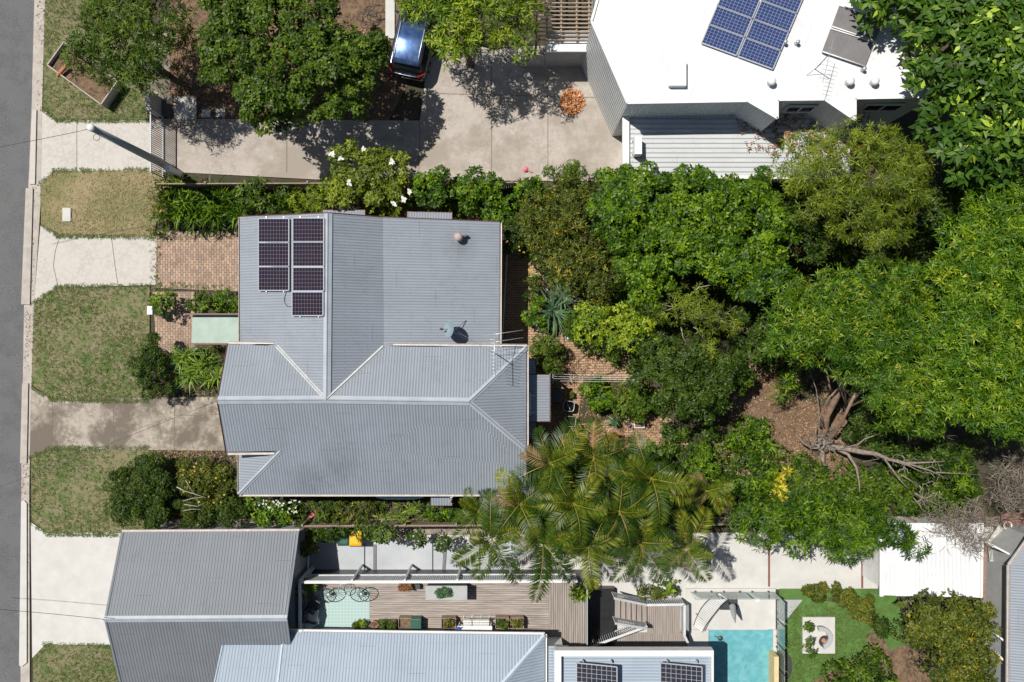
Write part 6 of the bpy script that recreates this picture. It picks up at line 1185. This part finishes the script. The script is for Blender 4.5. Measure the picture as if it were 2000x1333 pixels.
# undergrowth of the whole back yard (countless)
cov = thing('undergrowth', P(1480, 700, 0), None, None)
def cover(poly, sp, mt, seed, z0=.1, z1=.5, **k):
    o_ = len(bpy.data.objects); t_ = thing('tmp', (0, 0, 0), None, None); crown(poly, z0, z1, sp, LM[mt], t_, seed, 'ground_cover', under=False, R_=.6, lumps=.5, **k)
    for c in list(t_.children): c.parent = None; tag(c, 'low leafy ground cover between the trees', 'ground cover', None, 'stuff')
    bpy.data.objects.remove(t_)
bpy.data.objects.remove(cov)
for i, (pl, sp, mt, kk) in enumerate((([(1000, 345), (1925, 345), (1925, 700), (1500, 720), (1440, 700), (1240, 640), (1120, 560), (1040, 540), (1000, 480)], 'mid', 'dark', dict(s_=1.3, dens=.8)), ([(1290, 830), (1400, 850), (1540, 900), (1560, 1010), (1300, 1010), (1000, 1010), (1130, 890), (1280, 885)], 'mid', 'mid', dict(s_=1.1, dens=.6, scale=.8)),
    ([(1640, 900), (1925, 860), (1925, 1012), (1560, 1012), (1590, 950)], 'mid', 'mid', dict(s_=1.1, dens=.7)), ([(1400, 840), (1470, 800), (1530, 870), (1560, 900), (1530, 1010), (1400, 960)], 'bright', 'bright', dict(s_=1.1, dens=.6, scale=.6)), ([(292, 362), (640, 360), (1010, 362), (1010, 425), (470, 425), (300, 450)], 'mid', 'mid', dict(s_=1.2, dens=.7)), ([(470, 970), (1000, 970), (1000, 1018), (470, 1018)], 'mid', 'mid', dict(s_=1.1, dens=.6, scale=.8)), ([(292, 895), (465, 895), (465, 1015), (292, 1015)], 'fine', 'dark', dict(s_=1.3, dens=.6)))):
    cover(pl, sp, mt, 200 + i, **kk)
# strap leaved rosettes
def rosette(kind, x, y, z, n, L, W, mt, label, seed, group=None, tilt=(.0, 1.2), k=1):
    rng = np.random.default_rng(seed); q = P(x, y, z); t = thing(kind, (q.x, q.y, 0), label, 'plant', group)
    pos = np.repeat(np.array([[q.x, q.y, z]]), 6, 0) + rng.normal(0, .03, (6, 3)); ax = unit(np.array([[0, 0, 1.]]) + rng.normal(0, .12, (6, 3)))
    v, r = leaves(rng, pos, ax, L, W, n // 6, tilt, .3, .35); quadmesh('leaves', v, r, LM[mt], t)
    mb = MB(); mb.tube([(q.x, q.y, 0), (q.x, q.y, z)], [.05, .035], 7); mb.build('stem', M['bark'], t, True)
rosette('strap_leaved_plant', 1082, 607, .7, 84, .95, .06, 'blue_yucca', 'large blue green strap leaved plant in the back yard, the bigger star', 301, 'strap leaved plants'); rosette('strap_leaved_plant', 1098, 580, .7, 60, .75, .05, 'blue_yucca', 'smaller blue green strap leaved plant just above the bigger star', 302, 'strap leaved plants')
rosette('star_plant', 1503, 867, .5, 24, .42, .10, 'fernm', 'bright green star shaped plant on the soil left of the dead tree', 303); rosette('strap_leaved_plant', 1163, 757, .8, 42, .6, .05, 'lime', 'yellow green strap leaved plant above the black tubs', 304, 'strap leaved plants'); rosette('strap_leaved_plant', 1200, 822, .6, 40, .35, .05, 'blue_yucca', 'small grey green plant left of the white rimmed tray', 305, 'strap leaved plants')
for i, (x, y, lb) in enumerate(((355, 705, 'leftmost bamboo like spray beside the gable'), (375, 735, 'lower left bamboo like spray beside the gable'), (405, 710, 'middle bamboo like spray beside the gable'), (425, 735, 'lower right bamboo like spray beside the gable'), (365, 695, 'upper bamboo like spray beside the blue box'))): rosette('bamboo_like_plant', x, y, 1.0, 36, .62, .055, 'fernm', lb, 320 + i, 'bamboo like plants')
# flowers
def flowers(spots, r_, mt, name, label, z, seed):
    rng = np.random.default_rng(seed); pos = np.array([tuple(P(x, y, z)) for x, y in spots]); v, r = leaves(rng, pos, np.array([[0, 0, 1.]] * len(pos)), r_, r_ * .7, 7, (0, .6)); o = quadmesh(name, v, r, LM[mt]); tag(o, label, 'flowers', None, 'stuff')
flowers([(648, 302), (666, 310), (766, 316), (681, 358), (799, 374), (769, 398), (789, 390), (710, 291)], .14, 'white', 'flowers', 'scattered white flower heads on the shrubs above the main roof', 3.1, 1)
rg = random.Random(4); flowers([(rg.uniform(500, 585), rg.uniform(975, 1005)) for _ in range(36)], .05, 'white', 'flowers', 'tiny white flowers on the bush under the south eave', 1.35, 2); flowers([(612, 1005), (618, 998), (606, 1010), (1168, 850), (1160, 856)], .09, 'pinkflower', 'flowers', 'pink flowers on the dark bush under the south eave', 1.0, 3)
flowers([(rg.uniform(355, 440), rg.uniform(905, 985)) for _ in range(16)] + [(rg.uniform(1010, 1120), rg.uniform(440, 540)) for _ in range(30)], .05, 'yellow', 'flowers', 'tiny yellow flowers among the shrubs', 1.75, 4)
flowers([(rg.uniform(1165, 1205), rg.uniform(846, 862)) for _ in range(22)], .07, 'redbrown', 'flowers', 'small orange flowers along the paving', .85, 5)
# ------------------------------------------------------------ palms
def frondmesh(L_, seed, droop, mt='palm', tone=.5):
    rng = np.random.default_rng(seed); n = 52; s = np.linspace(0.10, 1, n); el0 = .75
    xs = []; zs = []; x = z = 0.0; ds = L_ / 40
    path = [(0, 0)]
    for i in range(40): a = el0 - droop * (i / 40) ** 1.2; x += math.cos(a) * ds; z += math.sin(a) * ds; path.append((x, z))
    path = np.array(path); V = []
    tw_ = rng.uniform(-1.1, 1.1)
    for i, u in enumerate(s):
        px, pz = path[int(u * 40)]; j = min(39, int(u * 40)); tx, tz = path[j + 1] - path[j]; tl = math.hypot(tx, tz); T_ = np.array([tx / tl, 0, tz / tl]); Nn = np.array([-tz / tl, 0, tx / tl]); B_ = np.array([0, 1, 0.])
        ll = L_ * .27 * math.sin(math.pi * min(1, u * .80 + .16)) ** .7 + .06
        for sd_ in (-1, 1):
            d = T_ * rng.uniform(.45, .8) + B_ * sd_ * 1.0 + Nn * (rng.uniform(.12, .40) + tw_ * sd_ * .35); d /= np.linalg.norm(d); l = ll * rng.uniform(.85, 1.1); p = np.array([px, 0, pz]); wv = np.cross(d, Nn); wv /= np.linalg.norm(wv); wv *= .022
            tip = p + d * l - np.array([0, 0, l * .30]); m_ = p + d * l * .45 + np.array([0, 0, l * .02]); V += [p, m_ + wv, tip, m_ - wv]
    # midrib as thin quads
    for i in range(0, 40, 2):
        a, b = path[i], path[i + 2]; w_ = .022 * (1 - i / 46); V += [np.array([a[0], -w_, a[1] + .012]), np.array([b[0], -w_, b[1] + .012]), np.array([b[0], w_, b[1] + .012]), np.array([a[0], w_, a[1] + .012])]
    V = np.array(V); r = np.clip(rng.normal(tone, .12, len(V) // 4), 0, .96); r[-20:] = .93
    o = quadmesh('frond', V, r, LM[mt]); me = o.data; bpy.data.objects.remove(o); return me
FR = [frondmesh(l, 400 + i, d, 'palm', tn) for i, (l, d, tn) in enumerate(((2.5, 1.6, .35), (2.3, 2.0, .6), (2.6, 1.3, .45), (2.2, 2.4, .25), (2.5, 1.8, .8), (1.9, .8, .7)))]; DRY = frondmesh(1.9, 499, 2.6, 'drypalm')
PALMS = [((1075, 905), 5.6, 'palm whose fronds touch the south east roof corner'), ((1160, 895), 5.2, 'palm directly below the red flowering bush'), ((1272, 935), 6.0, 'palm with a clear star of fronds near the lower edge of the paving'), ((1015, 985), 5.4, 'palm left of the cluster over the end of the south eave'), ((1120, 985), 6.4, 'palm in the thick middle of the cluster'), ((1210, 1000), 6.2, 'palm above the deck stairs in the middle of the cluster'),
         ((1060, 1060), 5.8, 'palm hanging over the right end of the deck screen'), ((1340, 1070), 5.6, 'palm with orange flower stalks leaning over the pale path'), ((1150, 1070), 5.9, 'palm at the lower edge of the cluster above the shade painted platform'), ((1380, 960), 4.6, 'slender palm at the right end of the cluster'), ((935, 1000), 4.4, 'small yellowing palm beside the south awnings'), ((1250, 1060), 5.4, 'palm at the lower edge of the cluster above the stair landing'), ((960, 1050), 5.0, 'palm overhanging the left part of the pale path')]
for i, ((x, y), z, lb) in enumerate(PALMS):
    rr = random.Random(i + 50); q = P(x, y, z); t = thing('palm_tree', (q.x, q.y, 0), lb, 'palm', 'palms between the two houses'); small = z < 4.7
    mb = MB(); mb.tube([(q.x + rr.uniform(-.2, .2), q.y + rr.uniform(-.2, .2), 0), (q.x, q.y, z * .5), (q.x, q.y, z - .5)], [.11, .08, .07], 9); mb.build('trunk', M['bark'], t, True)
    mb = MB(); mb.tube([(q.x, q.y, z - .6), (q.x, q.y, z - .3), (q.x, q.y, z + .02)], [.075, .09, .045], 9); mb.build('crownshaft', M['crownshaft'] if 'crownshaft' in M else M['greenp'], t, True)
    n = 8 if small else 11
    for j in range(n):
        o = bpy.data.objects.new('frond', DRY if (j == n - 1 and i % 2 == 1) or (j == n - 2 and i % 3 == 0) else FR[5] if j < 2 else FR[rr.randrange(5)]); C.objects.link(o); o.parent = t; o.location = (0, 0, z - .05)
        k = rr.uniform(.72, 1.12) * (.62 if small else .88); o.rotation_euler = (rr.uniform(-.3, .3), rr.uniform(-.55, -.2) if j < 3 else rr.uniform(-.15, .3), j * 2.4 + rr.uniform(-.5, .5)); o.scale = (k, k, k)
t = [o for o in bpy.data.objects if o.name.startswith('palm_tree')][7]
mb = MB(); q = P(1338, 1040, 4.6)
for e in ((1310, 1062), (1345, 1090), (1368, 1070), (1330, 1085), (1352, 1060), (1322, 1048)): mb.tube([q, P(*e, 4.7)], [.03, .012], 5)
mb.build('flower_stalk', M['stalk'] if 'stalk' in M else M['terra'], t, True)
# ------------------------------------------------------------ grass and litter
def scatter(poly_list, dens, L_, W_, mt, name, label, seed, z=.05, tilt=(.3, 1.3), k=3, cat='grass'):
    rng = np.random.default_rng(seed); ps = []
    for poly in poly_list:
        pl = [tuple(P(x, y, 0)[:2]) for x, y in poly]; xs = [p[0] for p in pl]; ys = [p[1] for p in pl]; xs = [max(-27, min(27, v)) for v in xs]; ys = [max(-19, min(19, v)) for v in ys]
        n = int((max(xs) - min(xs)) * (max(ys) - min(ys)) * dens); x = rng.uniform(min(xs), max(xs), n); y = rng.uniform(min(ys), max(ys), n); m_ = inpoly(x, y, pl)
        f = np.sin(x * 1.3 + 1) * np.cos(y * 1.7) + np.sin(x * .6 - y * .9 + seed); m_ &= rng.uniform(-1.6, 1.6, n) < f + .9; ps.append(np.stack([x[m_], y[m_], np.full(m_.sum(), z)], 1))
    ps = np.concatenate(ps); v, r = leaves(rng, ps, np.tile(np.array([[0, 0, 1.]]), (len(ps), 1)) + rng.normal(0, .15, ps.shape), L_, W_, k, tilt, .3, .3); return quadmesh(name, v, r, LM[mt], None, None, label, cat, None, 'stuff')
scatter([p for p, m in LAWN if m == 'lawn'] + [[(1525, 1180), (1690, 1180), (1720, 1240), (1700, 1280), (1600, 1340), (1525, 1340)]], 170, .09, .02, 'grass', 'grass', 'short mown grass of the verge and neat lawn', 501)
scatter([LAWN[1][0]], 150, .08, .02, 'straw' if 'straw' in LM else 'grass', 'dry_grass', 'short dry straw coloured grass of the verge', 502)
scatter([[(1430, 720), (1560, 700), (1700, 860), (1600, 960), (1480, 900)], [(335, 60), (760, 60), (760, 232), (335, 232)], [(1040, 680), (1260, 690), (1300, 870), (1040, 900)], [(293, 880), (470, 880), (470, 900), (293, 900)]], 95, .10, .045, 'litter', 'leaf_litter', 'scattered dry brown leaf litter on soil and paving', 503, .06, (-.1, .4), 2, 'leaf litter')
scatter([[(1235, 245), (1640, 245), (1640, 270), (1400, 262)], [(1400, 270), (1640, 265), (1640, 345), (1420, 330)]], 30, .12, .05, 'redbrown', 'leaf_litter', 'brown leaf litter gathered on the lower white roof', 504, 3.46, (-.1, .3), 3, 'leaf litter')
scatter([[(300, 450), (475, 450), (475, 462), (300, 475)], [(300, 552), (475, 556), (475, 572), (300, 570)], [(304, 460), (314, 460), (314, 560), (304, 560)]], 60, .10, .02, 'grass', 'weeds', 'weeds creeping over the edges of the brick yard', 505, .05, (.1, 1.), 5, 'weeds')
scatter([[(293, 880), (470, 880), (465, 905), (293, 900)], [(293, 455), (306, 455), (306, 570), (293, 570)], [(320, 745), (440, 745), (440, 778), (300, 778)]], 60, .09, .02, 'straw' if 'straw' in LM else 'grass', 'dry_grass', 'straw coloured grass edging the long driveway', 506)
scatter([[(74, -20), (84, -20), (79, 215), (72, 215)], [(64, 365), (74, 365), (64, 600), (58, 600)], [(50, 600), (64, 600), (58, 752), (48, 752)], [(44, 905), (56, 905), (55, 980), (44, 980)], [(50, 985), (58, 985), (57, 1333), (50, 1333)]], 60, .07, .03, 'litter', 'leaf_litter', 'dry leaves and grit gathered in the kerb gutter', 507, .065, (-.1, .4), 2, 'leaf litter')
scatter([[(535, 676), (548, 676), (642, 775), (634, 781)], [(640, 778), (646, 781), (754, 679), (744, 676)]], 9, .06, .03, 'litter', 'leaf_litter', 'a few dry leaves caught in the roof valleys', 509, 4.66, (-.1, .3), 1, 'leaf litter') if 0 else None
edges = [((84, 0), (82, 213)), ((84, 213), (112, 237)), ((112, 237), (292, 237)), ((80, 362), (105, 334)), ((80, 438), (115, 462)), ((115, 462), (300, 464)), ((112, 560), (290, 558)), ((64, 595), (112, 560)), ((100, 781), (290, 784)), ((62, 754), (100, 781)), ((60, 895), (95, 876)), ((95, 876), (290, 874)), ((62, 600), (60, 750)), ((57, 900), (59, 1018)), ((62, 1020), (92, 1044)), ((92, 1044), (230, 1044)), ((105, 334), (290, 332)), ((88, 1257), (215, 1261))]
scatter([[(a[0] - 3, a[1] - 3), (b[0] + 3, b[1] - 3), (b[0] + 3, b[1] + 3), (a[0] - 3, a[1] + 3)] for a, b in edges], 380, .10, .018, 'grass', 'grass', 'ragged grass creeping over the driveway edges', 508, .055, (.1, .9), 4)
rng = np.random.default_rng(9); n = 420; a = rng.uniform(0, 6.28, n); r_ = .55 * np.sqrt(rng.uniform(0, 1, n)); c = P(1117, 200, .1); pos = np.stack([c.x + r_ * np.cos(a), c.y + r_ * np.sin(a), .06 + .28 * (1 - r_ / .6) * rng.uniform(.4, 1, n)], 1)
v, r = leaves(rng, pos, np.tile(np.array([[0, 0, 1.]]), (n, 1)) + rng.normal(0, .4, (n, 3)), .17, .06, 3, (-.2, .6)); quadmesh('leaf_pile', v, r, LM['orange'], None, tuple(c), 'raked pile of orange dry leaves on the concrete court', 'leaf pile')
print('objects', len(bpy.data.objects), 'faces', sum(len(m.polygons) for m in bpy.data.meshes))
